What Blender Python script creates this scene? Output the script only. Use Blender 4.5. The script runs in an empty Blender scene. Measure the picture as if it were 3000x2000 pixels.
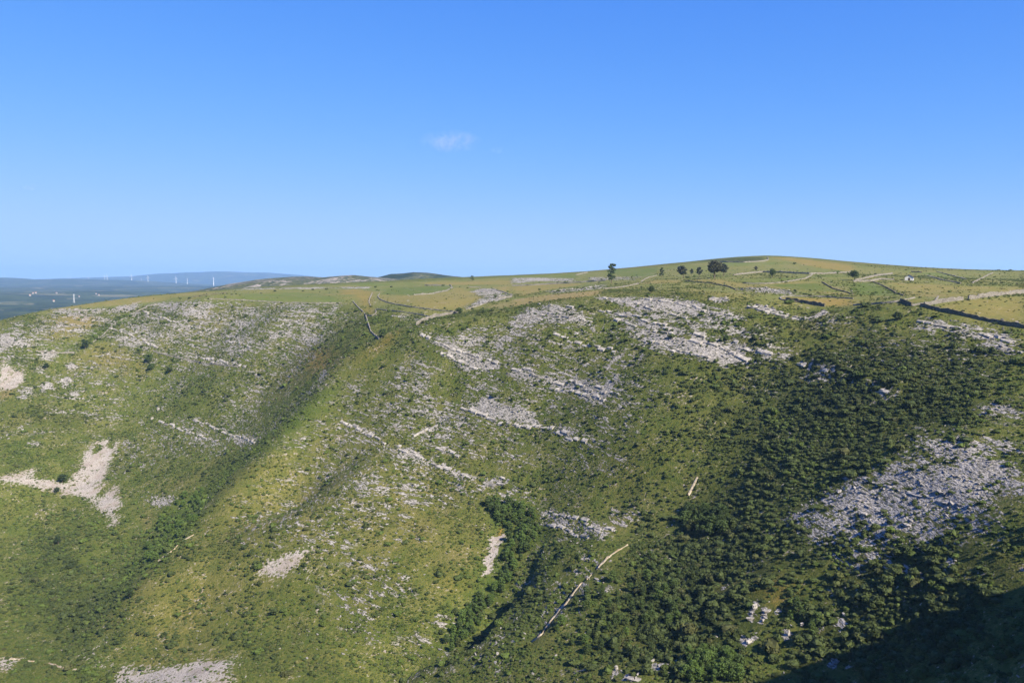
import bpy, math, random
import numpy as np
from mathutils import Vector

random.seed(7)
rng = np.random.default_rng(11)
scene = bpy.context.scene
COL = scene.collection

# ------------------------------------------------------------------ camera
FPX, CX, CY, HOR = 2421.0, 1500.0, 1000.0, 825.0      # focal length and horizon row of the 3000 x 2000 photograph
PITCH = math.atan((CY - HOR) / FPX)
cam_d = bpy.data.cameras.new('camera')
cam = bpy.data.objects.new('camera', cam_d)
COL.objects.link(cam)
cam_d.sensor_fit = 'HORIZONTAL'
cam_d.sensor_width = 36.0
cam_d.lens = 36.0 * FPX / 3000.0
cam_d.clip_start = 0.5
cam_d.clip_end = 60000.0
cam.location = (0, 0, 0)
cam.rotation_euler = (math.pi / 2 - PITCH, 0, 0)
scene.camera = cam
cP, sP = math.cos(PITCH), math.sin(PITCH)

def ray(px, py):
    """view direction with a forward (y) component of one"""
    a, b = (px - CX) / FPX, (py - CY) / FPX
    d = np.array([a, cP - b * sP, -sP - b * cP])
    return d / d[1]

def at(px, py, Y):
    return ray(px, py) * Y

def project(P):
    """world points (n,3) -> photograph pixels"""
    P = np.asarray(P, float)
    fwd = P[:, 1] * cP - P[:, 2] * sP
    up = P[:, 1] * sP + P[:, 2] * cP
    fwd = np.where(fwd < 1e-3, 1e-3, fwd)
    return CX + FPX * P[:, 0] / fwd, CY - FPX * up / fwd

# traced crops of the photograph: (x0, y0, scale)
CR = {'A': (0, 700, 2.351), 'B': (1000, 700, 2.351), 'C': (2000, 700, 2.351),
      'D': (0, 1333, 2.351), 'E': (1000, 1333, 2.351), 'F': (2000, 1333, 2.351),
      '1': (0, 760, 4.704), '2': (500, 760, 4.704), '3': (1000, 760, 4.704),
      '4': (1500, 740, 4.704), '5': (2000, 730, 4.704), '6': (2500, 740, 4.704), 'P': (0, 0, 1.0)}

def px(crop, *uv):
    x0, y0, s = CR[crop]
    return [(x0 + uv[i] / s, y0 + uv[i + 1] / s) for i in range(0, len(uv), 2)]

# ------------------------------------------------------------------ sun
SUN_AZ, SUN_EL = math.radians(138), math.radians(40)   # azimuth clockwise from the view direction
SUN = np.array([math.cos(SUN_EL) * math.sin(SUN_AZ), math.cos(SUN_EL) * math.cos(SUN_AZ), math.sin(SUN_EL)])

# ------------------------------------------------------------------ noise helpers
def vnoise(x, y, seed=0):
    x = np.asarray(x, float); y = np.asarray(y, float)
    xi = np.floor(x).astype(np.int64); yi = np.floor(y).astype(np.int64)
    fx = x - xi; fy = y - yi
    fx = fx * fx * fx * (fx * (fx * 6 - 15) + 10); fy = fy * fy * fy * (fy * (fy * 6 - 15) + 10)
    def h(a, b):
        n = (a * 374761393 + b * 668265263 + seed * 974634777) & 0xffffffff
        n = ((n ^ (n >> 13)) * 1274126177) & 0xffffffff
        return ((n ^ (n >> 16)) & 0xffff) / 65535.0
    return ((h(xi, yi) * (1 - fx) + h(xi + 1, yi) * fx) * (1 - fy) +
            (h(xi, yi + 1) * (1 - fx) + h(xi + 1, yi + 1) * fx) * fy) * 2 - 1

def fbm(x, y, wl, octv=4, seed=0, gain=.5):
    v = np.zeros(np.shape(x)); a = 1.0; f = 1.0 / wl; tot = 0
    for k in range(octv):
        v += a * vnoise(x * f + 17.3 * k, y * f - 9.1 * k, seed + k); tot += a
        a *= gain; f *= 2.03
    return v / tot

def sstep(a, b, x):
    t = np.clip((x - a) / (b - a), 0, 1)
    return t * t * (3 - 2 * t)

# ------------------------------------------------------------------ terrain height field
ctrl = [  # photo x, photo y, distance ahead in metres: the survey of the hillside
    # skyline and plateau
    (0, 943, 600), (120, 912, 625), (250, 892, 650), (450, 866, 680), (700, 846, 760), (1000, 832, 850), (1300, 819, 900), (1400, 814, 900), (1600, 805, 900),
    (1790, 791, 880), (2000, 769, 840), (2250, 749, 800), (2450, 765, 800), (2650, 786, 790), (2800, 791, 770), (3000, 793, 740), (3250, 797, 700),
    (1200, 868, 560), (1050, 855, 650), (800, 870, 640), (600, 872, 600), (1000, 888, 560), (1100, 905, 500), (1350, 920, 430), (1500, 862, 560), (1650, 850, 520), (1800, 838, 480), (2100, 816, 480),
    (2350, 833, 420), (2665, 815, 450), (2800, 848, 380), (3000, 860, 350), (2600, 889, 300), (3000, 962, 250), (2300, 872, 350), (2000, 842, 420),
    (2000, 800, 600), (2400, 795, 600), (2800, 812, 550), (1500, 825, 720), (3250, 870, 335), (3300, 990, 235), (1200, 838, 720), (1700, 812, 720),
    # main spur
    (1080, 962, 445), (1250, 945, 415), (1500, 905, 410), (1800, 872, 385), (2200, 903, 330), (2450, 900, 322), (1300, 1000, 390), (1600, 1000, 360), (2000, 1000, 320), (2400, 1000, 290),
    (2800, 1050, 246), (3000, 1090, 224), (1800, 1120, 320), (2200, 1120, 287), (2550, 1120, 252),
    (1300, 1200, 365), (1010, 1180, 394), (1600, 1200, 338), (1000, 1400, 352), (1300, 1450, 335), (1000, 1700, 312), (1280, 1750, 298), (1500, 1400, 328), (1700, 1350, 310), (1900, 1300, 288),
    (2150, 1230, 275), (1800, 1480, 292), (740, 1600, 334), (1400, 1560, 318),
    (1200, 1940, 285), (1000, 1990, 284), (600, 1990, 296), (600, 1750, 335), (800, 1850, 312),
    # middle gully, its right bank and the gully of the path
    (1545, 1500, 318), (1480, 1650, 305), (1420, 1780, 292), (1290, 1900, 282), (1190, 1985, 277), (1530, 1745, 284), (1340, 1900, 272), (1210, 2010, 266),
    (1640, 1620, 280), (1560, 1890, 249), (1700, 1720, 260), (1835, 1595, 270), (1480, 1990, 246),
    # valley line on the right
    (2000, 1520, 268), (2200, 1400, 252), (2450, 1312, 234), (2700, 1232, 224), (2900, 1155, 220), (3100, 1120, 214),
    # near slope on the right
    (2600, 1450, 198), (2750, 1320, 203), (3000, 1300, 192), (3000, 1500, 161), (2600, 1700, 170), (2300, 1600, 207), (2000, 1750, 231), (2300, 1900, 176), (1800, 1990, 217), (2990, 1800, 136),
    (2800, 1990, 129), (2450, 1990, 156), (2150, 1990, 183), (1950, 1900, 220), (2200, 1750, 199), (1750, 1850, 238), (3200, 1500, 155), (3200, 1800, 128),
    # left gully and left hillside
    (1085, 988, 439), (985, 1050, 431), (880, 1165, 423), (755, 1300, 415), (630, 1430, 403), (490, 1575, 390), (350, 1710, 376), (150, 1880, 360),
    (1050, 1015, 421), (1000, 1070, 412), (905, 1185, 397), (785, 1325, 380), (665, 1455, 367), (525, 1605, 353), (400, 1740, 342),
    (-300, 1010, 640), (0, 965, 660), (120, 932, 690), (250, 908, 730), (450, 880, 790), (700, 856, 870), (-300, 1030, 720), (0, 990, 740), (250, 918, 800), (450, 890, 860), (800, 950, 520), (600, 1050, 528), (400, 1200, 515), (300, 1400, 462), (100, 1200, 500), (0, 1150, 515), (200, 1080, 540),
    (0, 1400, 452), (100, 1000, 560), (0, 1030, 552), (300, 950, 598), (0, 1550, 435), (600, 910, 578), (800, 1120, 480), (950, 1000, 475), (200, 1620, 412), (0, 1750, 390), (0, 1990, 330), (300, 1990, 322), (300, 1850, 345),
    (650, 1250, 470), (500, 1350, 452), (850, 1500, 372), (-300, 1030, 575), (-300, 1400, 460), (-300, 1900, 330),
]
def nearer(u, v, Y):
    t = min(1, max(0, (u - 1800) / 800))
    return Y * (1 - .20 * min(1, max(0, (v - 1150) / 850)) * (1 - t * t * (3 - 2 * t)))
CP = np.array([at(u, v, nearer(u, v, Y)) for u, v, Y in ctrl])
extra = np.array([  # ground out of sight: behind the skyline, under the viewpoint, beside the frame
    (-700, 760, -95), (-520, 900, -85), (-250, 1020, -55), (-100, 1060, -30), (60, 1100, -15), (220, 1120, -2), (400, 1120, 2), (620, 1100, -5), (760, 900, 0), (760, 700, -4), (700, 480, -4),
    (-650, 560, -70), (-600, 350, -130), (-520, 150, -150), (-420, 0, -140), (-300, 150, -152), (-200, 60, -120), (-120, -60, -60), (0, -60, 6), (-30, 90, -98), (-100, 170, -128), (0, 160, -106),
    (0, -6, -1.8), (4, -4, -1.7), (-8, -6, -3), (0, 9, -9), (0, 26, -34), (6, 50, -62), (30, 60, -54), (-40, 20, -36), (36, 95, -70)], float)
CREST = []   # crest of the hill at the right, outside the frame, whose shadow falls on the near slope
CP = np.vstack([CP, extra])

def tps_fit(P, lam):
    S = 100.0
    X = P[:, :2] / S; n = len(X)
    d2 = ((X[:, None] - X[None]) ** 2).sum(-1)
    K = np.where(d2 > 0, d2 * np.log(d2 + 1e-12) * .5, 0)
    A = np.zeros((n + 3, n + 3)); A[:n, :n] = K + np.diag(lam)
    A[:n, n] = 1; A[:n, n + 1:] = X; A[n, :n] = 1; A[n + 1:, :n] = X.T
    w = np.linalg.solve(A, np.concatenate([P[:, 2], np.zeros(3)]))
    def f(x, y):
        out = np.empty(len(x))
        for i in range(0, len(x), 40000):
            xx = x[i:i + 40000, None] / S; yy = y[i:i + 40000, None] / S
            d = (xx - X[None, :, 0]) ** 2 + (yy - X[None, :, 1]) ** 2
            out[i:i + 40000] = (d * np.log(d + 1e-12) * .5) @ w[:n] + w[n] + w[n + 1] * xx[:, 0] + w[n + 2] * yy[:, 0]
        return out
    return f

GX0, GX1, GY0, GY1, GS = -660.0, 760.0, -70.0, 1150.0, 1.6
gx = np.arange(GX0, GX1, GS); gy = np.arange(GY0, GY1, GS)
NX, NY = len(gx), len(gy)
MX, MY = np.meshgrid(gx, gy)
step = 4
cxs, cys = gx[::step], gy[::step]
mx, my = np.meshgrid(cxs, cys)
LAM = np.full(len(CP), .006); LAM[:26] = .0006; LAM[len(ctrl):] = .004
Hc = tps_fit(CP, LAM)(mx.ravel(), my.ravel()).reshape(mx.shape)

def upsample(Hc):
    """bicubic-like upsampling of the coarse grid (Catmull-Rom)"""
    def up(a, n):
        t = np.arange(n) / step; i = np.minimum(t.astype(int), a.shape[0] - 1); f = (t - i)[:, None]
        g = lambda k: a[np.clip(i + k, 0, a.shape[0] - 1)]
        p0, p1, p2, p3 = g(-1), g(0), g(1), g(2)
        return p1 + .5 * f * (p2 - p0 + f * (2 * p0 - 5 * p1 + 4 * p2 - p3 + f * (3 * (p1 - p2) + p3 - p0)))
    return up(up(Hc, NY).T, NX).T
H = upsample(Hc)
def hgt(x, y):
    x = np.asarray(x, float); y = np.asarray(y, float)
    u = np.clip((x - GX0) / GS, 0, NX - 1.001); v = np.clip((y - GY0) / GS, 0, NY - 1.001)
    i = u.astype(int); j = v.astype(int); fu = u - i; fv = v - j
    return (H[j, i] * (1 - fu) + H[j, i + 1] * fu) * (1 - fv) + (H[j + 1, i] * (1 - fu) + H[j + 1, i + 1] * fu) * fv

YS = np.concatenate([np.arange(30, 300, .4), np.arange(300, 1145, .8)])
def ground(pxx, pyy):
    """where the line of sight through a photo pixel first meets the hillside"""
    d = ray(pxx, pyy)
    x, z = d[0] * YS, d[2] * YS
    ok = (hgt(x, YS) > z) & (x > GX0) & (x < GX1)
    if not ok.any():
        return None
    k = int(np.argmax(ok))
    if k > 0:
        a, b = YS[k - 1], YS[k]
        for _ in range(6):
            m = (a + b) / 2
            if hgt(d[0] * m, m) > d[2] * m: b = m
            else: a = m
        Y = b
    else:
        Y = YS[0]
    return np.array([d[0] * Y, Y, float(hgt(d[0] * Y, Y))])

for (u_, v_, k_) in ((3000, 1690, 72), (2870, 1762, 77), (2720, 1845, 84), (2595, 1905, 92), (2440, 1960, 104), (2320, 1950, 112), (2170, 2000, 124)):
    g_ = ground(u_, v_)
    if g_ is not None: CREST.append(g_ + SUN * (k_ / math.cos(SUN_EL)))
CREST = np.array(CREST)
# the shading hill at the right: a ridge line along the crest points, its flank rising out of the slope
order = np.argsort(CREST[:, 0] * 0 + np.arange(len(CREST)))
seg = CREST[order]
seg = np.vstack([seg[0] + np.array([70, -12, 4.]), seg, seg[-1] + (seg[-1] - seg[-2]) * .5])
best = np.full(MX.shape, -1e9)
for a, b in zip(seg[:-1], seg[1:]):
    d = b[:2] - a[:2]; L2 = d @ d
    t = np.clip(((MX - a[0]) * d[0] + (MY - a[1]) * d[1]) / L2, 0, 1)
    dist = np.hypot(MX - a[0] - t * d[0], MY - a[1] - t * d[1])
    best = np.maximum(best, a[2] + t * (b[2] - a[2]) - dist * .95 - dist ** 2 * .002)
infr = sstep(.60, .70, MX / np.maximum(MY, 1))          # keep the hill out of the frame
infr = np.where(MY < 5, 1, infr)
H = np.where(best > H, H + (best - H) * infr, H)

grady, gradx = np.gradient(H, GS)
slope = np.hypot(gradx, grady)
sw = sstep(.10, .45, slope)
H += fbm(MX, MY, 46, 4, 3) * (.4 + 1.5 * sw) + fbm(MX, MY, 9, 3, 9) * (.12 + .45 * sw)
BED = np.array([.11, -.034, .99])                        # normal of the limestone beds
S = BED[0] * MX + BED[1] * MY + BED[2] * H
def terrace(s, st, k):
    q = s / st; f = q - np.floor(q)
    return (np.floor(q) + sstep(.15, .85, f) - q) * st * k
H += (terrace(S + fbm(MX, MY, 60, 3, 21) * 3.0, 5.2, .30) + terrace(S + fbm(MX, MY, 25, 3, 22) * 1.2, 1.7, .30)) * sw * np.clip(.35 + .9 * fbm(MX, MY, 60, 2, 23), 0, 1)

def trace(pts, n=10):
    """photo polyline -> ground polyline"""
    out = []
    for (ax, ay), (bx, by) in zip(pts[:-1], pts[1:]):
        k = max(2, int(math.hypot(bx - ax, by - ay) / n))
        for i in range(k):
            g = ground(ax + (bx - ax) * i / k, ay + (by - ay) * i / k)
            if g is not None: out.append(g)
    g = ground(*pts[-1])
    if g is not None: out.append(g)
    return np.array(out)

# a low rock scarp along the right bank of the middle gully, its shaded face turned to the left
def scarp(line, drop, reach, n=8):
    g = trace(line, n)[:, :2]
    best = np.full(MX.shape, 1e9); sd = np.zeros(MX.shape); al = np.zeros(MX.shape)
    acc = 0.0; tot = np.hypot(*np.diff(g, axis=0).T).sum()
    for a, b in zip(g[:-1], g[1:]):
        d = b - a; L = math.hypot(*d)
        if L < .01: continue
        t = np.clip(((MX - a[0]) * d[0] + (MY - a[1]) * d[1]) / L ** 2, 0, 1)
        ex, ey = MX - a[0] - t * d[0], MY - a[1] - t * d[1]
        di = np.hypot(ex, ey); m = di < best
        best = np.where(m, di, best); sd = np.where(m, np.sign(d[0] * ey - d[1] * ex) * di, sd); al = np.where(m, (acc + t * L) / tot, al)
        acc += L
    taper = sstep(0, .15, al) * sstep(1, .8, al)
    return -drop * sstep(-1.2, 1.2, sd) * np.exp(-(best / reach) ** 2) * taper
H += scarp(px('E', 180, 1700, 330, 1600, 430, 1530, 500, 1480, 620, 1430, 750, 1380, 950, 1280, 1080, 1120, 1230, 950, 1340, 870, 1400, 840), 6.2, 22)
H += scarp(px('E', 1150, 1400, 1290, 1290, 1400, 1200, 1500, 1060, 1620, 900, 1700, 830, 1850, 680), 1.6, 12)
for q in ((330, 716, 480, 760, 640, 800), (820, 850, 980, 905, 1125, 952), (1170, 972, 1260, 1000), (1290, 1018, 1400, 1050, 1510, 1082)):
    H += scarp(px('C', *q), -2.2, 9)
# ------------------------------------------------------------------ what grows and lies where: masks on the ground
WX = MX + fbm(MX, MY, 9, 3, 31) * 1.9; WY = MY + fbm(MX, MY, 9, 3, 41) * 1.9     # ragged outlines
masks = {k: np.zeros(MX.shape, np.float32) for k in ('rock', 'scree', 'dry', 'field', 'lush', 'dark', 'orange', 'pink')}

def blur(a, r):
    if r < 1: return a
    for _ in range(2):
        for ax in (0, 1):
            pad = np.pad(a, [(r + 1, r) if k == ax else (0, 0) for k in (0, 1)], mode='edge')
            c = np.cumsum(pad, axis=ax, dtype=np.float64)
            n = a.shape[ax]
            if ax == 0: a = (c[2 * r + 1:2 * r + 1 + n] - c[:n]) / (2 * r + 1)
            else: a = (c[:, 2 * r + 1:2 * r + 1 + n] - c[:, :n]) / (2 * r + 1)
    return a

def area(cls, val, pts, feather=1, mode='max', warp=1.0):
    g = trace(pts + pts[:1], 14)
    if len(g) < 3: return
    m = 12 + feather * GS * 3
    i0 = max(0, int((g[:, 0].min() - m - GX0) / GS)); i1 = min(NX, int((g[:, 0].max() + m - GX0) / GS) + 2)
    j0 = max(0, int((g[:, 1].min() - m - GY0) / GS)); j1 = min(NY, int((g[:, 1].max() + m - GY0) / GS) + 2)
    if i1 <= i0 or j1 <= j0: return
    X = MX[j0:j1, i0:i1] * (1 - warp) + WX[j0:j1, i0:i1] * warp; Y = MY[j0:j1, i0:i1] * (1 - warp) + WY[j0:j1, i0:i1] * warp
    ins = np.zeros(X.shape, bool)
    ax, ay = g[-1, 0], g[-1, 1]
    for bx, by, _ in g:
        if ay != by:
            c = (ay > Y) != (by > Y)
            ins ^= c & (X < (bx - ax) * (Y - ay) / (by - ay) + ax)
        ax, ay = bx, by
    f = blur(ins.astype(np.float32), feather) * val
    M = masks[cls][j0:j1, i0:i1]
    if mode == 'max': np.maximum(M, f, out=M)
    elif mode == 'cut': M *= (1 - f)
    else: M += f * (1 - M)

R = lambda v, c, *uv, f=1: area('rock', v, px(c, *uv), f)
SC = lambda v, c, *uv, f=1: area('scree', v, px(c, *uv), f)
# --- limestone on the left hillside
R(.33, 'A', 0, 600, 350, 500, 700, 500, 900, 520, 1050, 440, 1500, 430, 2351, 445, 2351, 700, 2250, 760, 1800, 840, 1750, 920, 1400, 920, 1050, 770, 760, 720, 600, 640, 300, 760, 0, 760, f=5)
R(.62, 'A', 760, 590, 1000, 640, 1150, 740, 900, 745, 760, 680, f=3)
R(.62, 'A', 1550, 640, 1750, 680, 1760, 860, 1560, 800, f=3)
R(.75, 'A', 2050, 640, 2260, 640, 2260, 700, 2060, 720, f=2)
R(.62, 'A', 980, 450, 1260, 430, 1480, 450, 1490, 560, 1100, 530, f=3)
R(.58, 'A', 1050, 765, 1400, 820, 1700, 850, 1700, 880, 1400, 860, 1050, 785, f=1)
R(.85, 'A', 0, 630, 100, 680, 230, 730, 235, 765, 110, 725, 0, 790)
R(.85, 'A', 250, 765, 400, 775, 385, 830, 260, 825)
R(.55, 'A', 720, 490, 860, 450, 1000, 440, 900, 500, 760, 520)
R(.55, 'A', 360, 480, 720, 480, 720, 520, 380, 510)
for q in ((450, 860, 520, 860, 525, 915, 470, 910), (280, 980, 350, 980, 350, 1050, 280, 1040), (440, 960, 495, 965, 470, 1045, 440, 1030), (130, 1015, 210, 1040, 190, 1120, 140, 1090),
          (490, 1040, 560, 1040, 540, 1100, 490, 1090), (190, 1390, 230, 1400, 235, 1430, 200, 1420), (125, 1430, 160, 1440, 155, 1480, 125, 1465), (10, 1350, 60, 1355, 50, 1380, 10, 1370),
          (130, 1265, 220, 1265, 200, 1295, 140, 1290), (215, 880, 295, 880, 290, 920, 220, 915), (2060, 1060, 2110, 1065, 2090, 1100, 2060, 1090), (2170, 915, 2250, 920, 2250, 960, 2180, 950)):
    R(.9, 'A', *q)
R(.32, 'A', 1100, 1230, 1400, 1180, 1620, 1330, 1770, 1390, 1750, 1420, 1500, 1490, 1100, 1490, f=5)
R(.85, 'A', 1560, 1335, 1700, 1370, 1775, 1380, 1765, 1420, 1600, 1400)
R(.30, 'A', 500, 1100, 900, 1120, 850, 1290, 520, 1280, f=5)
R(.27, 'A', 300, 850, 700, 900, 900, 900, 900, 1000, 600, 1080, 300, 1060, f=6)
R(.9, 'A', 1035, 1240, 1055, 1205, 1065, 1215, 1050, 1245); R(.9, 'A', 1080, 1185, 1105, 1140, 1115, 1145, 1095, 1190)
SC(1, 'P', 226, 1366, 255, 1325, 306, 1281, 317, 1281, 316, 1294, 323, 1300, 330, 1296, 347, 1281, 349, 1292, 336, 1325, 323, 1351, 316, 1362, 306, 1398, 293, 1427, 281, 1448, 298, 1465, 336, 1418, 338, 1431, 332, 1456, 351, 1473, 351, 1490, 332, 1503,
   340, 1520, 336, 1550, 315, 1516, 293, 1486, 264, 1465, 183, 1435, 140, 1431, 85, 1420, 0, 1410, 0, 1403, 26, 1388, 38, 1399, 60, 1388, 115, 1365, 89, 1397, 128, 1405, 187, 1422, 225, 1388, 247, 1354)
area('scree', 1, px('P', 268, 1330, 284, 1300, 292, 1298, 291, 1325, 283, 1333, 268, 1333), 0, 'cut'); area('scree', 1, px('P', 307, 1310, 312, 1293, 330, 1296, 328, 1310, 318, 1314), 0, 'cut')
SC(1, 'A', 0, 825, 60, 870, 150, 940, 150, 990, 100, 1030, 0, 1020)
area('pink', .8, px('A', 0, 1020, 100, 1030, 60, 1090, 0, 1110), 1)
SC(.95, 'D', 720, 1400, 830, 1470, 1000, 1490, 1180, 1470, 1280, 1440, 1380, 1420, 1500, 1440, 1620, 1400, 1625, 1430, 1600, 1470, 1560, 1500, 1590, 1600, 840, 1600, 830, 1520, 730, 1470, f=1)
SC(.95, 'D', 525, 1330, 640, 1340, 670, 1400, 665, 1470, 630, 1420, 570, 1370)
SC(.95, 'D', 1790, 770, 1900, 740, 2000, 700, 2100, 650, 2150, 610, 2190, 620, 2150, 650, 2080, 700, 2050, 760, 1930, 830, 1900, 790, 1800, 840)
SC(.95, 'D', 2130, 785, 2090, 860, 2030, 920, 2045, 870, 2085, 800)
SC(.9, 'D', 0, 1400, 140, 1400, 90, 1440, 0, 1490)
R(.75, 'D', 1020, 285, 1190, 285, 1205, 330, 1130, 355, 1030, 335)
R(.8, 'D', 1050, 500, 1075, 510, 1070, 560, 1050, 550)
area('pink', .7, px('D', 985, 400, 1060, 400, 1050, 540, 990, 500), 1); area('pink', .5, px('D', 1050, 180, 1350, 200, 1350, 240, 1050, 240), 2)
R(.27, 'D', 1550, 400, 1900, 150, 2351, 150, 2351, 500, 2100, 700, 1650, 700, f=6)
R(.25, 'D', 2100, 800, 2351, 800, 2351, 1250, 2200, 1200, f=5)
# --- spur in the middle
R(.95, 'B', 550, 645, 680, 680, 850, 760, 1100, 850, 1085, 905, 960, 905, 840, 885, 770, 830, 680, 765, 620, 700, f=1)
R(.68, 'B', 880, 620, 1020, 650, 950, 750, 880, 790, 760, 725, 790, 660, f=2)
R(.60, 'B', 1060, 640, 1200, 640, 1260, 700, 1200, 745, 1050, 765, 1040, 700, f=2)
R(.74, 'B', 1180, 560, 1280, 470, 1480, 450, 1600, 490, 1750, 545, 1740, 595, 1600, 575, 1400, 560, 1200, 620, 1120, 640, f=2)
R(.74, 'B', 1770, 400, 2000, 410, 2351, 400, 2351, 600, 2200, 545, 2000, 485, 1880, 420, f=2)
R(.82, 'B', 1770, 500, 1900, 500, 2100, 560, 2351, 650, 2351, 800, 2250, 775, 2050, 695, 1950, 600, f=2)
R(.85, 'B', 1100, 880, 1250, 930, 1450, 950, 1600, 980, 1900, 1060, 1930, 1085, 1810, 1070, 1800, 1145, 1700, 1090, 1550, 1045, 1350, 985, 1150, 925, f=1)
R(.40, 'B', 1300, 780, 1450, 700, 1900, 740, 1950, 800, 1850, 900, 1600, 930, 1400, 900, 1250, 850, f=4)
R(.98, 'B', 830, 1150, 920, 1150, 1000, 1065, 1060, 1100, 1080, 1180, 1130, 1130, 1290, 1135, 1305, 1190, 1390, 1220, 1385, 1250, 1310, 1260, 1330, 1310, 1240, 1295, 1080, 1245, 960, 1215, f=1)
R(.92, 'B', 1250, 1300, 1450, 1290, 1630, 1265, 1645, 1310, 1590, 1360, 1715, 1400, 1705, 1425, 1560, 1385, 1440, 1315, f=1)
R(.85, 'B', 1350, 1370, 1445, 1380, 1435, 1420, 1360, 1405); R(.7, 'B', 1760, 1450, 1920, 1490, 1910, 1515, 1770, 1505)
R(.78, 'B', 480, 880, 560, 900, 635, 990, 605, 1075, 520, 1085, 450, 1010, 430, 950, f=2)
R(.72, 'B', 280, 1130, 360, 1130, 355, 1205, 290, 1195)
R(.48, 'B', 350, 1050, 720, 1100, 1000, 1230, 1050, 1370, 900, 1450, 700, 1445, 450, 1385, 300, 1250, f=4)
R(.52, 'B', 0, 1265, 300, 1330, 500, 1450, 650, 1568, 400, 1568, 150, 1400, 0, 1350, f=3)
R(.40, 'B', 500, 1400, 1000, 1440, 1750, 1480, 1850, 1568, 600, 1568, f=4)
R(.36, 'B', 380, 820, 620, 820, 700, 1050, 450, 1200, 150, 1150, 300, 950, f=5)
for k in range(9):   # worn animal paths and dry runnels between the beds
    pass
R(.9, 'B', 1610, 880, 1620, 885, 1600, 980, 1580, 1040, 1570, 1035, 1595, 960, f=0)
R(.8, 'B', 1840, 860, 1900, 800, 1960, 760, 1965, 775, 1910, 820, 1850, 885, f=0)
R(.8, 'B', 1790, 1010, 1900, 945, 1910, 955, 1830, 1040, 1810, 1100, 1790, 1090, f=0)
R(.8, 'B', 2040, 870, 2055, 820, 2075, 780, 2080, 790, 2055, 880, f=0)
R(.75, 'E', 1330, 370, 1480, 400, 1880, 520, 1790, 585, 1690, 575, 1640, 515, 1500, 485, 1370, 455, f=1)
R(.60, 'E', 1840, 345, 2120, 390, 2000, 475, 1880, 475, f=2); area('pink', .5, px('E', 1840, 300, 2130, 380, 2000, 475, 1880, 475), 3)
R(.36, 'E', 0, 100, 500, 60, 1100, 200, 1180, 290, 1150, 320, 700, 340, 400, 450, 0, 520, f=4)
R(.30, 'E', 0, 620, 500, 760, 520, 1000, 300, 1150, 330, 1300, 100, 1320, 0, 1200, f=4)
R(.30, 'E', 250, 500, 700, 520, 650, 640, 300, 620, f=4)
R(.75, 'E', 610, 1120, 750, 1085, 745, 1170, 680, 1235, 600, 1175, f=1); area('pink', .6, px('E', 690, 690, 900, 640, 880, 720, 740, 740), 2); area('orange', .6, px('E', 660, 880, 830, 840, 830, 870, 720, 930), 2)
R(.55, 'E', 1080, 250, 1350, 260, 1350, 340, 1070, 330, f=2)
SC(1, 'E', 1030, 540, 1105, 550, 1095, 600, 1066, 640, 1050, 730, 1035, 790, 1022, 832, 985, 822, 983, 770, 1003, 640, f=0); area('orange', 1, px('E', 1070, 515, 1110, 520, 1100, 560, 1075, 545), 0)
CR['G'] = (1000, 850, 2.351)
R(.85, 'G', 380, 1072, 480, 1100, 640, 1195, 800, 1262, 1140, 1328, 1140, 1348, 800, 1288, 600, 1195, 380, 1102, f=0)
R(.52, 'G', 430, 1290, 700, 1250, 1000, 1340, 1030, 1420, 700, 1420, 450, 1380, f=3); R(.5, 'G', 1750, 1090, 1780, 1260, 2000, 1225, 1980, 1180, 1900, 1140, f=2)
R(.42, 'G', 1500, 1250, 2100, 1290, 2050, 1380, 1500, 1340, f=4); R(.5, 'G', 1500, 330, 1950, 420, 1850, 520, 1600, 440, f=3); R(.42, 'G', 1280, 450, 1460, 450, 1460, 540, 1280, 545, f=3)
R(.55, 'G', 1850, 720, 2060, 780, 2150, 860, 1950, 800, f=2); R(.4, 'G', 60, 560, 200, 580, 200, 690, 80, 690, f=3); R(.5, 'G', 650, 900, 700, 920, 560, 1010, 500, 1015, f=1); R(.45, 'G', 700, 740, 960, 780, 900, 850, 720, 800, f=2)
# --- right hand slope
CR['H'] = (1500, 720, 1.568)
R(.78, 'H', 380, 235, 560, 235, 760, 245, 860, 270, 1080, 330, 1060, 350, 900, 350, 700, 310, 560, 290, 430, 255, f=1); R(.55, 'H', 700, 310, 1000, 360, 1220, 390, 1180, 420, 900, 390, 720, 340, f=2)
R(.82, 'H', 400, 300, 560, 320, 760, 380, 1000, 440, 1200, 488, 1300, 516, 1290, 530, 1100, 492, 900, 444, 700, 392, 480, 332, f=1)
R(.85, 'H', 470, 340, 700, 400, 920, 440, 1060, 500, 1170, 560, 1000, 562, 900, 540, 760, 490, 620, 440, 500, 390, f=1)
R(.72, 'H', 0, 330, 60, 290, 200, 270, 340, 310, 400, 350, 300, 360, 150, 332, 40, 352, 0, 362, f=1); R(.88, 'H', 0, 562, 180, 600, 340, 622, 500, 682, 440, 682, 420, 725, 300, 672, 180, 642, 0, 600, f=1)
R(.48, 'H', 1380, 340, 1560, 320, 1680, 320, 1500, 380, 1380, 390, f=2); R(.75, 'H', 1850, 370, 1900, 340, 2080, 380, 2250, 420, 2352, 470, 2352, 520, 2200, 470, 2000, 412, 1860, 402, f=1)
R(.55, 'H', 2070, 550, 2200, 560, 2280, 590, 2100, 582, f=1); R(.6, 'H', 2180, 740, 2260, 690, 2352, 740, 2352, 772, 2200, 772, f=1); R(.36, 'H', 200, 400, 520, 450, 620, 560, 250, 560, f=4)
R(.32, 'H', 1000, 560, 1250, 600, 1250, 740, 1000, 700, f=5); R(.30, 'H', 1450, 380, 2300, 480, 2300, 640, 1500, 560, f=6)
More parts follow.
